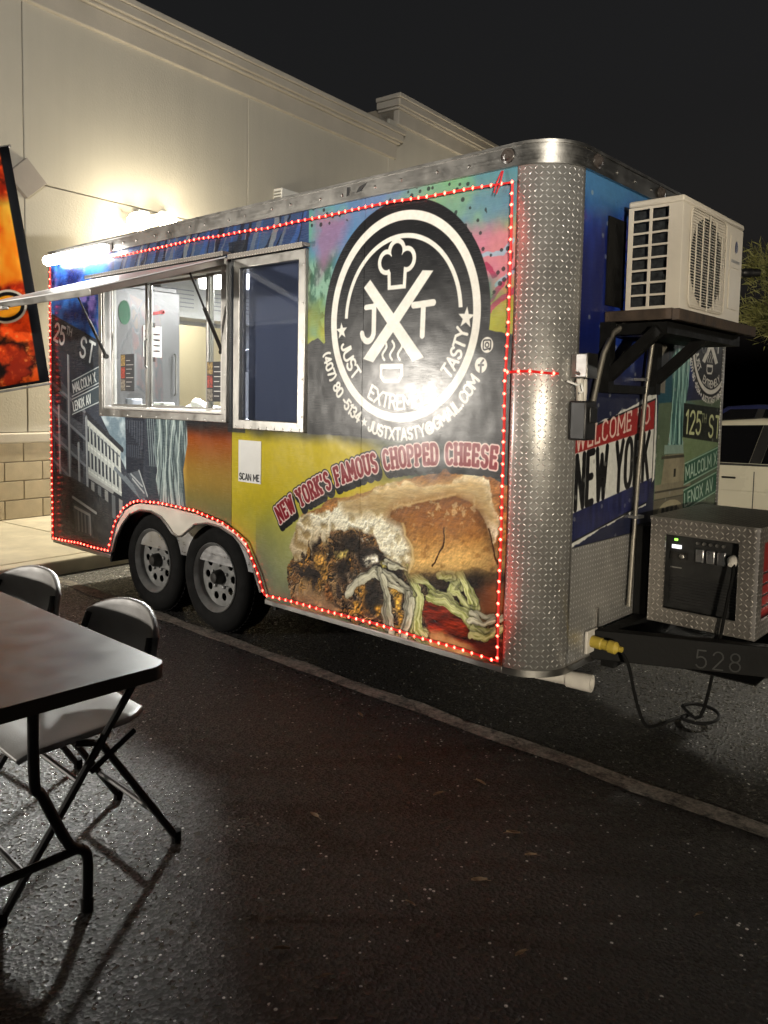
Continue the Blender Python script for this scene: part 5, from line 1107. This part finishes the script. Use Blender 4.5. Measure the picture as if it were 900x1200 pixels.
b = MB(); b.tube([(TF+.005, .10, 1.54), (TF+.04, .12, 1.525), (TF+.05, .135, 1.53), (TF+.055, .14, 1.50), (TF+.045, .13, 1.492)], .005, 6); b.build('white_wire', MAT['paper'], tr, smooth=True)
b = MB(); b.tube([(TF+.055, .775, SZ-.10), (TF+.04, .755, 1.5), (TF+.03, .735, 1.1), (TF+.025, .710, .52)], .0105, 10); b.build('drain_tube', MAT['conduit'], tr, smooth=True)
for z in (1.56, .93): b = MB(); b.box((TF+.001, .715, z), (TF+.05, .775, z+.012)); b.build('tube_strap', MAT['alu_dull'], tr)
b = MB(); b.box((TF+.002, .80, .42), (TF+.07, 1.02, .89)); b.build('battery_cover', MAT['black_steel'], tr, bevel=.006)
b = MB(); b.box((TF+.001, .335, .375), (TF+.016, .43, .475)); pl = b.build('inlet_plate', MAT['pvc'], tr, bevel=.004)
b = MB(); b.box((TF+.001, .43, .39), (TF+.010, .445, .56)); b.build('nose_seam_strip', MAT['alu'], tr)
# drain pipe and valve under the nose
b = MB(); b.tube([(3.95, .20, .285), (4.06, .22, .285)], .020, 12); b.tube([(4.06, .22, .285), (4.27, .255, .285)], .028, 12); b.lathe([(.036, 0), (.036, .07)], (4.20, .243, .285), (1, .16, 0), 14); b.lathe([(.037, .0), (.037, .05), (.026, .05), (.026, .02)], (4.255, .252, .285), (1, .16, 0), 14); b.lathe([(.018, .0), (.018, .04), (.010, .045), (.006, .065), (0, .066)], (4.17, .238, .305), (0, 0, 1), 12)
b.build('drain_pipe', MAT['pvc'], tr, smooth=True)
# tongue
b = MB(); b.bar((3.95, .30, .405), (5.45, .985, .405), .055, .13); bm1 = b.build('tongue_beam', MAT['black_steel'], tr, bevel=.004)
b = MB(); b.bar((3.95, 1.72, .405), (5.45, 1.035, .405), .055, .13); b.build('tongue_beam', MAT['black_steel'], tr, bevel=.004)
b = MB(); b.box((4.24, .46, .30), (4.30, 1.56, .468)); b.build('tongue_crossbar', MAT['black_steel'], tr)
b = MB(); b.box((4.28, .56, .34), (4.86, 1.46, .345)); b.build('tongue_tray', MAT['black_steel'], tr)
b = MB(); b.box((5.40, .95, .36), (5.62, 1.07, .47)); b.lathe([(.045, -.06), (.05, .0), (.03, .045), (0, .05)], (5.62, 1.01, .43), (0, 0, 1), 16); b.build('coupler', MAT['black_steel'], tr, bevel=.01)
b = MB(); b.tube([(5.2, 1.01, GZ+.02), (5.2, 1.01, .78)], .03, 12); b.lathe([(.09, 0), (.09, .012)], (5.2, 1.01, GZ+.004), (0, 0, 1), 20); b.build('tongue_jack', MAT['black_steel'], tr)
tdir = Vector((1.5, .685, 0)).normalized(); tn = Vector((tdir.y, -tdir.x, 0))
ribbon(text_line('528', (.0, .0), .075, 0, gap=.35), .006, 0, 'beam_number', MAT['beam_paint'], bm1, lambda a, c_: Vector((3.95, .30, .405))+tdir*(.72+a)+tn*.030+Vector((0, 0, -.05+c_)))
# generator in its chequer plate locker
GX0, GX1, GY0, GY1, Z0_, Z1_ = 4.33, 4.80, .72, 1.36, .474, .952
gen = empty('generator_locker', (GX0, GY0, Z0_), 'generator in a chequer plate locker with dark control panel standing on the trailer tongue', 'generator')
fy = lambda a, c_, t: Vector((a, GY0+t, c_)); guv = lambda co: (co.x+co.y, co.z)
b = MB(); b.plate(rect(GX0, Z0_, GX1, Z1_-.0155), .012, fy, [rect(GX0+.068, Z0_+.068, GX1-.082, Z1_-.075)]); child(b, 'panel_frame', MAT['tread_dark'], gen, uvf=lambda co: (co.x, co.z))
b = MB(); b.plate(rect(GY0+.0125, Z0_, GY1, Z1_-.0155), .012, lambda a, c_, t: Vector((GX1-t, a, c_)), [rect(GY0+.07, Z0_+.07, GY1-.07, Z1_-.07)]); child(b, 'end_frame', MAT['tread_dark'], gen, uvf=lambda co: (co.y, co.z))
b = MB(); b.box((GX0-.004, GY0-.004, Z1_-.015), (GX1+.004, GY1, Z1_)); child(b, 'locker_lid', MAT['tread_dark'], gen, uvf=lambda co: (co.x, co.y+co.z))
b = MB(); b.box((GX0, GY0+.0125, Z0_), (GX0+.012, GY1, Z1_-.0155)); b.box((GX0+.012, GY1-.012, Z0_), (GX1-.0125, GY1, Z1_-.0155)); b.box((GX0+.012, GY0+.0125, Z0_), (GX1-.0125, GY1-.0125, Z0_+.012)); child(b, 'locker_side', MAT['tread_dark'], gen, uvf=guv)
b = MB(); b.box((GX0+.03, GY0+.05, Z0_+.013), (GX1-.05, GY1-.05, Z1_-.04)); gp = child(b, 'generator_body', MAT['gen_black'], gen, bevel=.01)
b = MB(); b.box((GX1-.049, GY0+.06, Z0_+.05), (GX1-.036, GY1-.06, Z1_-.06)); er = child(b, 'engine_cover', MAT['gen_red'], gen, bevel=.006)
b = MB(); b.box((GX1-.0355, GY0+.085, Z1_-.15), (GX1-.034, GY0+.16, Z1_-.09)); b.build('rating_label', MAT['paper'], er); b = MB(); [b.box((GX1-.0355, GY0+.07, Z0_+.10+.05*k), (GX1-.033, GY1-.08, Z0_+.108+.05*k)) for k in range(4)]; b.build('cover_rib', MAT['gen_black'], er)
PX = GX0+.068; PZ = Z1_-.075; py_ = GY0+.0495
def gp_box(name, x, z, w_, h_, mat, dep=.006, **k):
    b = MB(); b.box((PX+x, py_-dep, PZ-z-h_), (PX+x+w_, py_, PZ-z)); return child(b, name, mat, gp, **k)
gp_box('indicator', .025, .022, .014, .009, MAT['green_led']); gp_box('hour_display', .015, .050, .042, .016, MAT['screen'])
gp_box('switch_plate', .010, .080, .075, .034, MAT['dark_metal'], .008); gp_box('panel_slot', .012, .150, .05, .005, MAT['alu_dull'], .004)
for k in range(3): gp_box('outlet_cover', .125+.047*k, .055, .036, .060, MAT['steel'], .014, bevel=.004)
for k in range(5):
    b = MB(); b.lathe([(.007, 0), (.007, .01), (0, .011)], (PX+.13+.028*k, py_, PZ-.03), (0, -1, 0), 10); child(b, 'breaker_button', MAT['alu'], gp)
b = MB(); b.lathe([(.012, 0), (.012, .01), (.008, .012), (0, .012)], (PX+.065, py_-.008, PZ-.098), (0, -1, 0), 14); child(b, 'key_switch', MAT['alu'], gp)
b = MB(); [b.box((PX+.01, py_-.004, PZ-.20-.013*k), (PX+.30, py_, PZ-.194-.013*k)) for k in range(10)]; child(b, 'vent_louvre', MAT['black'], gp, kind='stuff')
# power cord, yellow plug to generator outlet
cr = empty('power_cord', (4.26, .38, .42), 'black power cord looping on the ground between yellow plug and generator', 'power cord')
pts = [(4.36, .385, .415), (4.40, .39, .36), (4.43, .42, .20), (4.44, .50, .075), (4.45, .62, .042), (4.47, .74, .04), (4.50, .84, .04)]
for k in range(13):
    t = R(-150+30*k); pts.append((4.56+.075*math.cos(t), .82+.085*math.sin(t), .042+.004*k))
pts += [(4.60, .70, .10), (4.655, .685, .35), (4.69, .69, .62), (4.705, .70, .74), (4.70, .715, .79), (4.69, .74, .80)]
def smooth_path(P, n=4):
    P = [Vector(p) for p in P]; out = []
    for i in range(len(P)-1):
        p0, p1, p2, p3 = P[max(0, i-1)], P[i], P[i+1], P[min(len(P)-1, i+2)]
        for k in range(n):
            t = k/n; out.append(.5*((2*p1)+(p2-p0)*t+(2*p0-5*p1+4*p2-p3)*t*t+(3*p1-p0-3*p2+p3)*t**3))
    return out+[P[-1]]
b = MB(); b.tube(smooth_path(pts), .0075, 8); child(b, 'cable', MAT['rubber'], cr, smooth=True)
b = MB(); b.lathe([(.026, 0), (.026, .045), (.022, .05), (.022, .075), (.027, .08), (.027, .11), (.012, .125), (.012, .14)], (TF+.016, .38, .425), (1, 0, -.05), 18); child(b, 'yellow_plug', MAT['yellow'], cr, smooth=True)
b = MB(); b.lathe([(.020, 0), (.024, .02), (.018, .04), (.009, .055)], (4.69, .752, .80), (.05, -1, -.3), 14); child(b, 'outlet_plug', MAT['pvc'], cr, smooth=True)

# ------------------------------------------------------------------ folding table and chairs
TX0, TX1, TY0, TY1, TZ = 2.25, 4.085, -2.37, -1.61, .77
tb = empty('folding_table', ((TX0+TX1)/2, (TY0+TY1)/2, GZ), 'dark plastic folding table with bent steel legs', 'table')
b = MB(); b.plate(rrect(TX0, TY0, TX1, TY1, .05, 6), -.036, zP(TZ)); child(b, 'table_top', MAT['table'], tb, bevel=.008, seg=3)
for sx, x, xi in ((1, TX1-.27, TX1-.16), (-1, TX0+.27, TX0+.16)):
    for y, yo in ((TY1-.10, .02), (TY0+.10, -.02)):
        inn = y+(-.13 if yo > 0 else .13)
        b = MB(); b.tube(smooth_path([(x, inn, TZ-.05), (x, inn, .45), (x, inn+yo, .40), (x, y-yo*2, .24), (x, y+yo*.5, .19), (x, y+yo*.5, .05)], 4), .0145, 10); b.lathe([(.018, 0), (.018, .04)], (x, y+yo*.5, GZ+.001), (0, 0, 1), 10); child(b, 'leg', MAT['leg'], tb, smooth=True)
    b = MB(); b.tube([(x, TY0+.10, .215), (x, TY1-.10, .215)], .012, 8); child(b, 'leg_crossbar', MAT['leg'], tb, smooth=True); b = MB(); b.tube([(x, TY0+.20, TZ-.06), (x, TY1-.20, TZ-.06)], .012, 8); child(b, 'leg_pivot', MAT['leg'], tb, smooth=True)
    b = MB(); b.tube([(x, (TY0+TY1)/2, .6), (x-sx*.4, (TY0+TY1)/2, TZ-.05)], .010, 8); child(b, 'leg_brace', MAT['leg'], tb, smooth=True)
b = MB(); b.tube([(TX0+.3, TY1-.06, TZ-.055), (TX1-.3, TY1-.06, TZ-.055)], .012, 8); b.tube([(TX0+.3, TY0+.06, TZ-.055), (TX1-.3, TY0+.06, TZ-.055)], .012, 8); child(b, 'apron_rail', MAT['leg'], tb)
def folding_chair():
    """faces -y, origin on the ground at its middle"""
    c = empty('folding_chair', (0, 0, 0)); W_ = .215
    # seat: dished plate
    def sheet(nu, nv, fn, th, name):
        b = MB(); vs_ = [fn(i/nu, j/nv) for i in range(nu+1) for j in range(nv+1)]
        b.add(vs_, [(i*(nv+1)+j, (i+1)*(nv+1)+j, (i+1)*(nv+1)+j+1, i*(nv+1)+j+1) for i in range(nu) for j in range(nv)])
        o = b.build(name, MAT['chair'], c, smooth=True); s_ = o.modifiers.new('solid', 'SOLIDIFY'); s_.thickness = th; s_.offset = 0
        bv = o.modifiers.new('bevel', 'BEVEL'); bv.width = .006; bv.segments = 2; bv.limit_method = 'ANGLE'
        return o
    def seat(u, v):
        a = (u-.5)*2; bb = v
        hw = .205*(1-.10*bb)*(1-.35*max(0, bb-.82)/.18*0); y = -.215+.40*bb
        rx = 1-.12*max(0, .12-bb)/.12-.25*max(0, bb-.85)/.15
        z = .432-.018*(1-a*a)*math.sin(math.pi*min(1, bb*1.05))+.012*bb-.02*max(0, .1-bb)/.1*1
        return (a*hw*rx, y, z)
    sheet(10, 10, seat, .018, 'seat')
    def back(u, v):
        a = (u-.5)*2; top = .752-.060*abs(a)**2.6; bot = .535+.03*abs(a)**3; z = bot+(top-bot)*v
        y = .175+.11*(z-.65)+.055*(1-a*a)
        return (a*.225*(1-.06*(1-v)), y, z)
    sheet(12, 8, back, .020, 'backrest')
    for s_ in (-1, 1):
        b = MB(); b.tube(smooth_path([(s_*W_, -.275, GZ*0+.012), (s_*W_, .08, .52), (s_*W_*.97, .150, .62), (s_*W_*.93, .172, .685)], 3), .0115, 8); b.build('front_leg', MAT['leg'], c, smooth=True)
        b = MB(); b.tube([(s_*(W_-.026), .27, .012), (s_*(W_-.026), .02, .40), (s_*(W_-.026), -.06, .425)], .0115, 8); b.build('rear_leg', MAT['leg'], c, smooth=True)
        for y in (-.275, .27):
            b = MB(); b.lathe([(.016, 0), (.016, .035)], (s_*(W_ if y < 0 else W_-.026), y, .001), (0, 0, 1), 8); b.build('leg_tip', MAT['rubber'], c)
        b = MB(); b.bar((s_*(W_-.012), -.02, .33), (s_*(W_-.012), .12, .415), .004, .018); b.build('link_bar', MAT['leg'], c)
    b = MB(); b.tube([(-W_, -.21, .107), (W_, -.21, .107)], .009, 8); b.build('front_stretcher', MAT['leg'], c)
    b = MB(); b.tube([(-W_+.026, .20, .12), (W_-.026, .20, .12)], .009, 8); b.build('rear_stretcher', MAT['leg'], c)
    b = MB(); b.tube([(-W_, -.06, .32), (W_, -.06, .32)], .008, 8); b.build('seat_bar', MAT['leg'], c)
    return c
ch = folding_chair(); ch.location = (3.50, -1.605, GZ); ch.rotation_euler.z = R(-1.5)
put(ch, 'grey plastic folding chair tucked under the table, the one beside the table corner', 'chair', 'folding chairs at the table')
c2 = copy_tree(ch); c2.location = (2.83, -1.60, GZ); c2.rotation_euler.z = R(4); c2['label'] = 'grey plastic folding chair further along the table, the one closer to the pavement'

# ------------------------------------------------------------------ tilted banner behind the awning lid
BO = Vector((.541, -.271, 1.524)); BU = Vector((.727, .66, .19)).normalized(); BV = Vector((-.191, -.071, .979)); BV = (BV-BV.dot(BU)*BU).normalized(); BN = BU.cross(BV)
bn = empty('banner', (BO-BU*1.0).to_tuple()[:2]+(GZ,), 'tilted banner printed with glazed chicken wings inside a black border', 'banner')
b = MB(); nu, nv = 10, 14
b.add([BO+BU*(u/nu-1)+BV*(1.6*v/nv)+BN*(.012*math.sin(3*u/nu+4*v/nv)) for u in range(nu+1) for v in range(nv+1)], [(u*(nv+1)+v, (u+1)*(nv+1)+v, (u+1)*(nv+1)+v+1, u*(nv+1)+v+1) for u in range(nu) for v in range(nv)])
def buv(co):
    d_ = Vector(co)-BO; return (1+d_.dot(BU), d_.dot(BV)/1.6)
o = child(b, 'printed_cloth', MAT['banner_print'], bn, smooth=True, uvf=buv); so = o.modifiers.new('solid', 'SOLIDIFY'); so.thickness = .003
pole0 = BO-BU*1.0; b = MB(); b.tube([(pole0.x, pole0.y, GZ), (pole0.x, pole0.y, 1.2), tuple(pole0-BN*.02), tuple(pole0+BV*1.62-BN*.02)], .014, 10); b.tube([pole0+BV*1.61-BN*.02, BO+BV*1.61-BN*.02], .010, 8); b.tube([pole0-BV*.01-BN*.02, BO-BV*.01-BN*.02], .008, 8); child(b, 'pole', MAT['alu_dull'], bn, smooth=True)
b = MB(); b.lathe([(.22, 0), (.22, .02), (.03, .05), (.03, .12)], (pole0.x, pole0.y, GZ+.001), (0, 0, 1), 24); child(b, 'base', MAT['black_steel'], bn, smooth=True)

# ------------------------------------------------------------------ cars, tree and lamp post beyond the trailer
def make_car(name, paint, H=1.32, belt=.88, Lc=4.55, Wc=1.76):
    c = empty(name, (0, 0, 0))       # faces -x, origin on the ground at its middle
    x0, x1 = -Lc/2, Lc/2; wx = (-1.38, 1.30); wr = .315
    P = [(x0+.02, .30), (x0, .48), (x0+.05, .66), (x0+.28, .75), (x0+1.25, belt), (x1-1.0, belt+.02), (x1-.25, belt+.02), (x1-.03, belt-.10), (x1, .5), (x1-.03, .28)]
    for cx in (wx[1], wx[0]):
        P += [(cx+(wr+.045)*math.cos(R(-12+t*204/10)), .30+(wr+.045)*math.sin(R(-12+t*204/10))) for t in range(11)]
    b = MB(); b.plate(P, Wc, lambda a, c_, t: Vector((a, -Wc/2+t, c_))); b.build('body', paint, c, bevel=.05, seg=4, smooth=True)
    b = MB(); b.box((x0+.2, -Wc/2+.16, .16), (x1-.2, Wc/2-.16, .6)); b.build('underbody', MAT['black'], c)
    top = [(x0+1.25, belt-.01), (x0+1.95, H-.035), (x0+2.35, H), (x1-1.35, H-.01), (x1-.95, H-.06), (x1-.30, belt-.01)]
    b = MB(); n = len(top); ins = lambda z: .04+.16*(z-belt)/(H-belt)
    b.add([(x, s_*(Wc/2-ins(z)), z) for s_ in (-1, 1) for (x, z) in top], [tuple(range(n)), tuple(range(2*n-1, n-1, -1))]+[(i, i+n, (i+1) % n+n, (i+1) % n) for i in range(n)])
    b.build('cabin', paint, c, bevel=.03, seg=3, smooth=True)
    for s_ in (-1, 1):
        yy = lambda z, o=.004: s_*(Wc/2-ins(z)+o)
        for pts in ([(x0+1.42, belt+.03), (x0+2.0, H-.075), (x0+2.36, H-.06), (x0+2.26, belt+.03)], [(x0+2.36, belt+.03), (x0+2.46, H-.06), (x1-1.40, H-.07), (x1-1.18, belt+.04)], [(x1-1.10, belt+.04), (x1-1.30, H-.075), (x1-1.02, H-.12), (x1-.66, belt+.05)]):
            b = MB(); b.add([(x, yy(z), z) for x, z in pts]+[(x, yy(z, -.02), z) for x, z in pts], [(0, 1, 2, 3), (7, 6, 5, 4), (0, 4, 5, 1), (1, 5, 6, 2), (2, 6, 7, 3), (3, 7, 4, 0)]); b.build('side_window', MAT['car_glass'], c)
        for pts in ([(x0+2.262, belt+.03), (x0+2.362, H-.06), (x0+2.458, H-.06), (x0+2.358, belt+.03)], [(x1-1.178, belt+.04), (x1-1.398, H-.07), (x1-1.302, H-.075), (x1-1.102, belt+.04)]):
            b = MB(); b.add([(x, yy(z, .002), z) for x, z in pts]+[(x, yy(z, -.02), z) for x, z in pts], [(0, 1, 2, 3), (7, 6, 5, 4), (0, 4, 5, 1), (1, 5, 6, 2), (2, 6, 7, 3), (3, 7, 4, 0)]); b.build('pillar', MAT['black'], c)
        b = MB(); b.box((x0+1.40, s_*(Wc/2-.05), belt-.002), (x1-.62, s_*(Wc/2-.028), belt+.026)); b.build('window_trim', MAT['black'], c)
        for x in (x0+1.40, x0+2.31, x1-1.10):
            b = MB(); b.box((x-.004, s_*(Wc/2-.012), .34), (x+.004, s_*(Wc/2+.0015), belt-.04)); b.build('door_seam', MAT['black'], c)
        for x in (x0+2.10, x1-1.36):
            b = MB(); b.box((x-.06, s_*(Wc/2-.01), belt-.112), (x+.06, s_*(Wc/2+.02), belt-.094)); b.build('door_handle', MAT['dark_metal'], c, bevel=.008)
        b = MB(); b.box((x0+1.40, s_*(Wc/2-.02), belt+.02), (x0+1.55, s_*(Wc/2+.14), belt+.13)); b.build('mirror', paint, c, bevel=.03)
        b = MB(); b.box((x0+.02, s_*.45, .56), (x0+.22, s_*(Wc/2-.02), .69)); b.build('headlight', MAT['marker'], c, bevel=.03)
        b = MB(); b.box((x1-.14, s_*.5, .66), (x1-.012, s_*(Wc/2+.002), .82)); b.build('tail_light', MAT['red_plastic'], c, bevel=.02)
        for cx in wx:
            b = MB(); b.lathe([(.2, .0), (.29, -.01), (wr, .03), (wr, .17), (.29, .2), (.2, .19)], (cx, s_*(Wc/2-.01), wr+.001), (0, -s_, 0), 28, True); wh = b.build('wheel', MAT['rubber'], c, smooth=True)
            b = MB(); b.lathe([(.205, .0), (.19, .01), (.06, .03), (.05, .01), (0, .01)], (cx, s_*(Wc/2-.008), wr+.001), (0, -s_, 0), 28); b.build('rim', MAT['rim'], wh, smooth=True)
    for (xa, za, xb, zb) in ((x0+1.31, belt+.035, x0+1.93, H-.055), (x1-.36, belt+.03, x1-.92, H-.08)):
        b = MB(); e = .006*(1 if xa > 0 else -1); b.add([(xa+e, -Wc/2+.16, za+.006), (xa+e, Wc/2-.16, za+.006), (xb+e, Wc/2-.26, zb+.012), (xb+e, -Wc/2+.26, zb+.012)], [(0, 1, 2, 3)]); b.build('windscreen', MAT['car_glass'], c)
    return c
car = make_car('parked_car', MAT['car_white']); car.location = (3.28, 5.60, GZ); car.rotation_euler.z = R(14)
put(car, 'cream white parked car with dark windows beyond the trailer nose', 'car')
car2 = make_car('parked_car', MAT['car_blue'], 1.46, .95); car2.location = (2.2, 9.4, GZ); car2.rotation_euler.z = R(3)
put(car2, 'dark blue parked car whose roof shows above the cream car', 'car')
tree = empty('needle_tree', (2.43, 10.53, GZ), 'small bushy tree with fine spiky yellow-green foliage beyond the cars', 'tree')
b = MB(); b.tube([(0, 0, 0), (.04, .02, 1.0), (-.02, .05, 2.0), (.0, 0, 3.0)], [.11, .09, .07, .03], 10); tips = []
for k in range(9):
    a = k*2.4; z = 1.7+.15*k; r_ = .75-.03*k; e = Vector((r_*math.cos(a), r_*math.sin(a), z+.75)); b.tube([(0, .03, z), (.5*e.x, .5*e.y, z+.45), tuple(e)], [.04, .025, .01], 6); tips.append(e)
b.build('trunk', MAT['bark'], tree, smooth=True)
rt = random.Random(5); b = MB(); clumps = []
for k in range(90):
    a = rt.uniform(0, 6.28); ph = math.acos(rt.uniform(-.95, 1)); rr_ = rt.uniform(.55, 1.12)
    clumps.append(Vector((rr_*math.sin(ph)*math.cos(a), rr_*math.sin(ph)*math.sin(a), 3.15+rr_*.92*math.cos(ph))))
for cpos in clumps:
    main = (cpos-Vector((0, 0, 2.7))).normalized()
    for q in range(75):
        d_ = (main+Vector((rt.gauss(0, .7), rt.gauss(0, .7), rt.gauss(0, .6)))).normalized(); p = cpos+Vector((rt.gauss(0, .10), rt.gauss(0, .10), rt.gauss(0, .10))); L_ = rt.uniform(.10, .24); w_ = d_.cross(Vector((rt.gauss(0, 1), rt.gauss(0, 1), rt.gauss(0, 1)))).normalized()*.0075
        b.add([p-w_, p+w_, p+d_*L_*.6+w_*.8+Vector((0, 0, .01)), p+d_*L_], [(0, 1, 2), (0, 2, 3)])
me_ = b.build('crown', MAT['needle'], tree)
# unlit lamp post whose arm shows past the condenser
lp = empty('lamp_post', (2.10, 6.92, GZ), 'unlit black lamp post whose arm pokes out beyond the condenser', 'lamp post')
b = MB(); b.tube([(0, 0, 0), (0, 0, 3.06)], .055, 12); b.lathe([(.14, 0), (.14, .03), (.07, .08)], (0, 0, .001), (0, 0, 1), 16); b.build('post', MAT['black_steel'], lp, smooth=True)
b = MB(); b.tube([(0, 0, 3.03), (.30, .25, 3.03), (.56, .46, 3.03)], .045, 12); b.lathe([(.05, 0), (.055, .02), (.055, .10), (.04, .12)], (.40, .335, 3.03), (.77, .64, 0), 14); b.build('arm', MAT['black'], lp, smooth=True)

# ------------------------------------------------------------------ the lot's other lamps and an added facade light, outside the picture
def flood(name, loc, target, power, color, label, tall=True, size=.25, spot=120):
    t = empty(name, (loc[0], loc[1], GZ), label, 'lamp'); L = Vector(loc); aim = (Vector(target)-L).normalized(); z = loc[2]-GZ
    b = MB(); b.tube([(0, 0, 0), (0, 0, z-.12)], .06 if tall else .025, 12)
    if tall: b.lathe([(.22, 0), (.22, .4), (.08, .45)], (0, 0, .001), (0, 0, 1), 16)
    else:
        for k in range(3): a = k*2.094; b.tube([(0, 0, .5), (.45*math.cos(a), .45*math.sin(a), .02)], .015, 8)
    b.build('post', MAT['dark_metal'], t, smooth=True)
    o = Vector((0, 0, z)); q = aim.to_track_quat('Z', 'Y').to_matrix().to_4x4(); M = Matrix.Translation(o) @ q
    b = MB(); b.box((-size*.7, -size*.5, -.16), (size*.7, size*.5, -.004), M); h = b.build('lamp_housing', MAT['dark_metal'], t, bevel=.02)
    b = MB(); b.box((-size*.6, -size*.42, -.003), (size*.6, size*.42, .004), M); b.build('lens', MAT['lamp_white'], h)
    ld = bpy.data.lights.new(name+'_glow', 'SPOT'); ld.energy = power; ld.color = color; ld.spot_size = R(spot); ld.spot_blend = .5; ld.shadow_soft_size = size*.5
    lo = bpy.data.objects.new(name+'_glow', ld); put(lo, parent=t); lo.location = o+aim*.03; lo.rotation_euler = aim.to_track_quat('-Z', 'Y').to_euler()
    return t
ent = empty('entrance_light', wall(-6.85, 0, 1.3), 'square floodlight bracketed low on the stucco wall by the entrance', 'wall light')
ep = wall(-6.85, .30, 1.50); ea = (Vector((3.0, 0, 1.45))-ep).normalized(); EM = Matrix.Translation(ep) @ ea.to_track_quat('Z', 'Y').to_matrix().to_4x4()
b = MB(); b.box((-.17, -.15, -.12), (.17, .15, -.004), EM); child(b, 'housing', MAT['dark_metal'], ent, bevel=.01)
b = MB(); b.tube([wall(-6.85, 0, 1.50), tuple(ep-ea*.10)], .02, 8); child(b, 'bracket', MAT['dark_metal'], ent)
b = MB(); b.box((-.15, -.13, -.0035), (.15, .13, .002), EM); child(b, 'lens', MAT['lamp_white'], ent)
ld = bpy.data.lights.new('entrance_glow', 'SPOT'); ld.energy = POWER['entrance']; ld.color = (1, .93, .82); ld.spot_size = R(42); ld.spot_blend = .45; ld.shadow_soft_size = .10
lo = bpy.data.objects.new('entrance_glow', ld); put(lo, parent=ent); lo.matrix_parent_inverse = Matrix.Translation(-ent.location); lo.location = ep+ea*.12; lo.rotation_euler = ea.to_track_quat('-Z', 'Y').to_euler()
flood('lot_lamp', (16, -12, 2.1), (2.8, 4.4, 1.9), POWER['right'], (1, .88, .68), 'lot lamp post across the asphalt facing the condenser end of the trailer', True, .5, 22)
flood('added_facade_lamp', (14, -9.5, 3.0), (-2.4, 2.6, 4.7), POWER['facade'], (1, .95, .86), 'added unseen lamp post across the lot tilted up to brighten the stucco building', True, .4, 27)  # added lamp, evens out the light along the wall
flood('rear_lot_lamp', (7.2, 8.4, 3.0), (4.35, 1.1, .1), POWER['back'], (1, .93, .78), 'tall lot lamp post standing behind the trailer near the tree', True, .4, 10)

# ------------------------------------------------------------------ fallen leaves
lf = None; rl = random.Random(11)
for (x, y) in [(3.42, -.21), (3.83, -.41), (4.18, -.35), (4.12, -.53), (4.46, -.56), (4.57, -.63), (4.53, -.85), (5.07, -.55), (3.91, -.94), (4.33, -1.44), (4.48, -1.43), (4.45, -1.07), (4.79, -1.03), (.30, -.25), (.62, -.42), (1.9, -.55)]:
    if lf is None:
        b = MB(); n = 6; vs_ = []
        for i in range(n+1):
            t = i/n; hw = .0085*math.sin(math.pi*min(1, t*1.02+.02)); vs_ += [(-.022+.044*t, -hw, .004+.006*t*t+.003), (-.022+.044*t, 0, .002+.006*t*t), (-.022+.044*t, hw, .004+.006*t*t+.004)]
        b.add(vs_, [(3*i+j, 3*i+3+j, 3*i+4+j, 3*i+1+j) for i in range(n) for j in range(2)]); b.tube([(.02, 0, .008), (.033, .002, .006)], .0008, 5)
        lf = b.build('fallen_leaf', MAT['leaf']); o = lf
    else:
        o = lf.copy(); col.objects.link(o)
    o.location = (x, y, GZ+.001); o.rotation_euler.z = rl.uniform(0, 6.28); o.scale = (rl.uniform(.7, 1.15),)*3
    put(o, 'small dry curled leaf lying on the dark asphalt', 'leaf', 'dry leaves scattered on the asphalt')
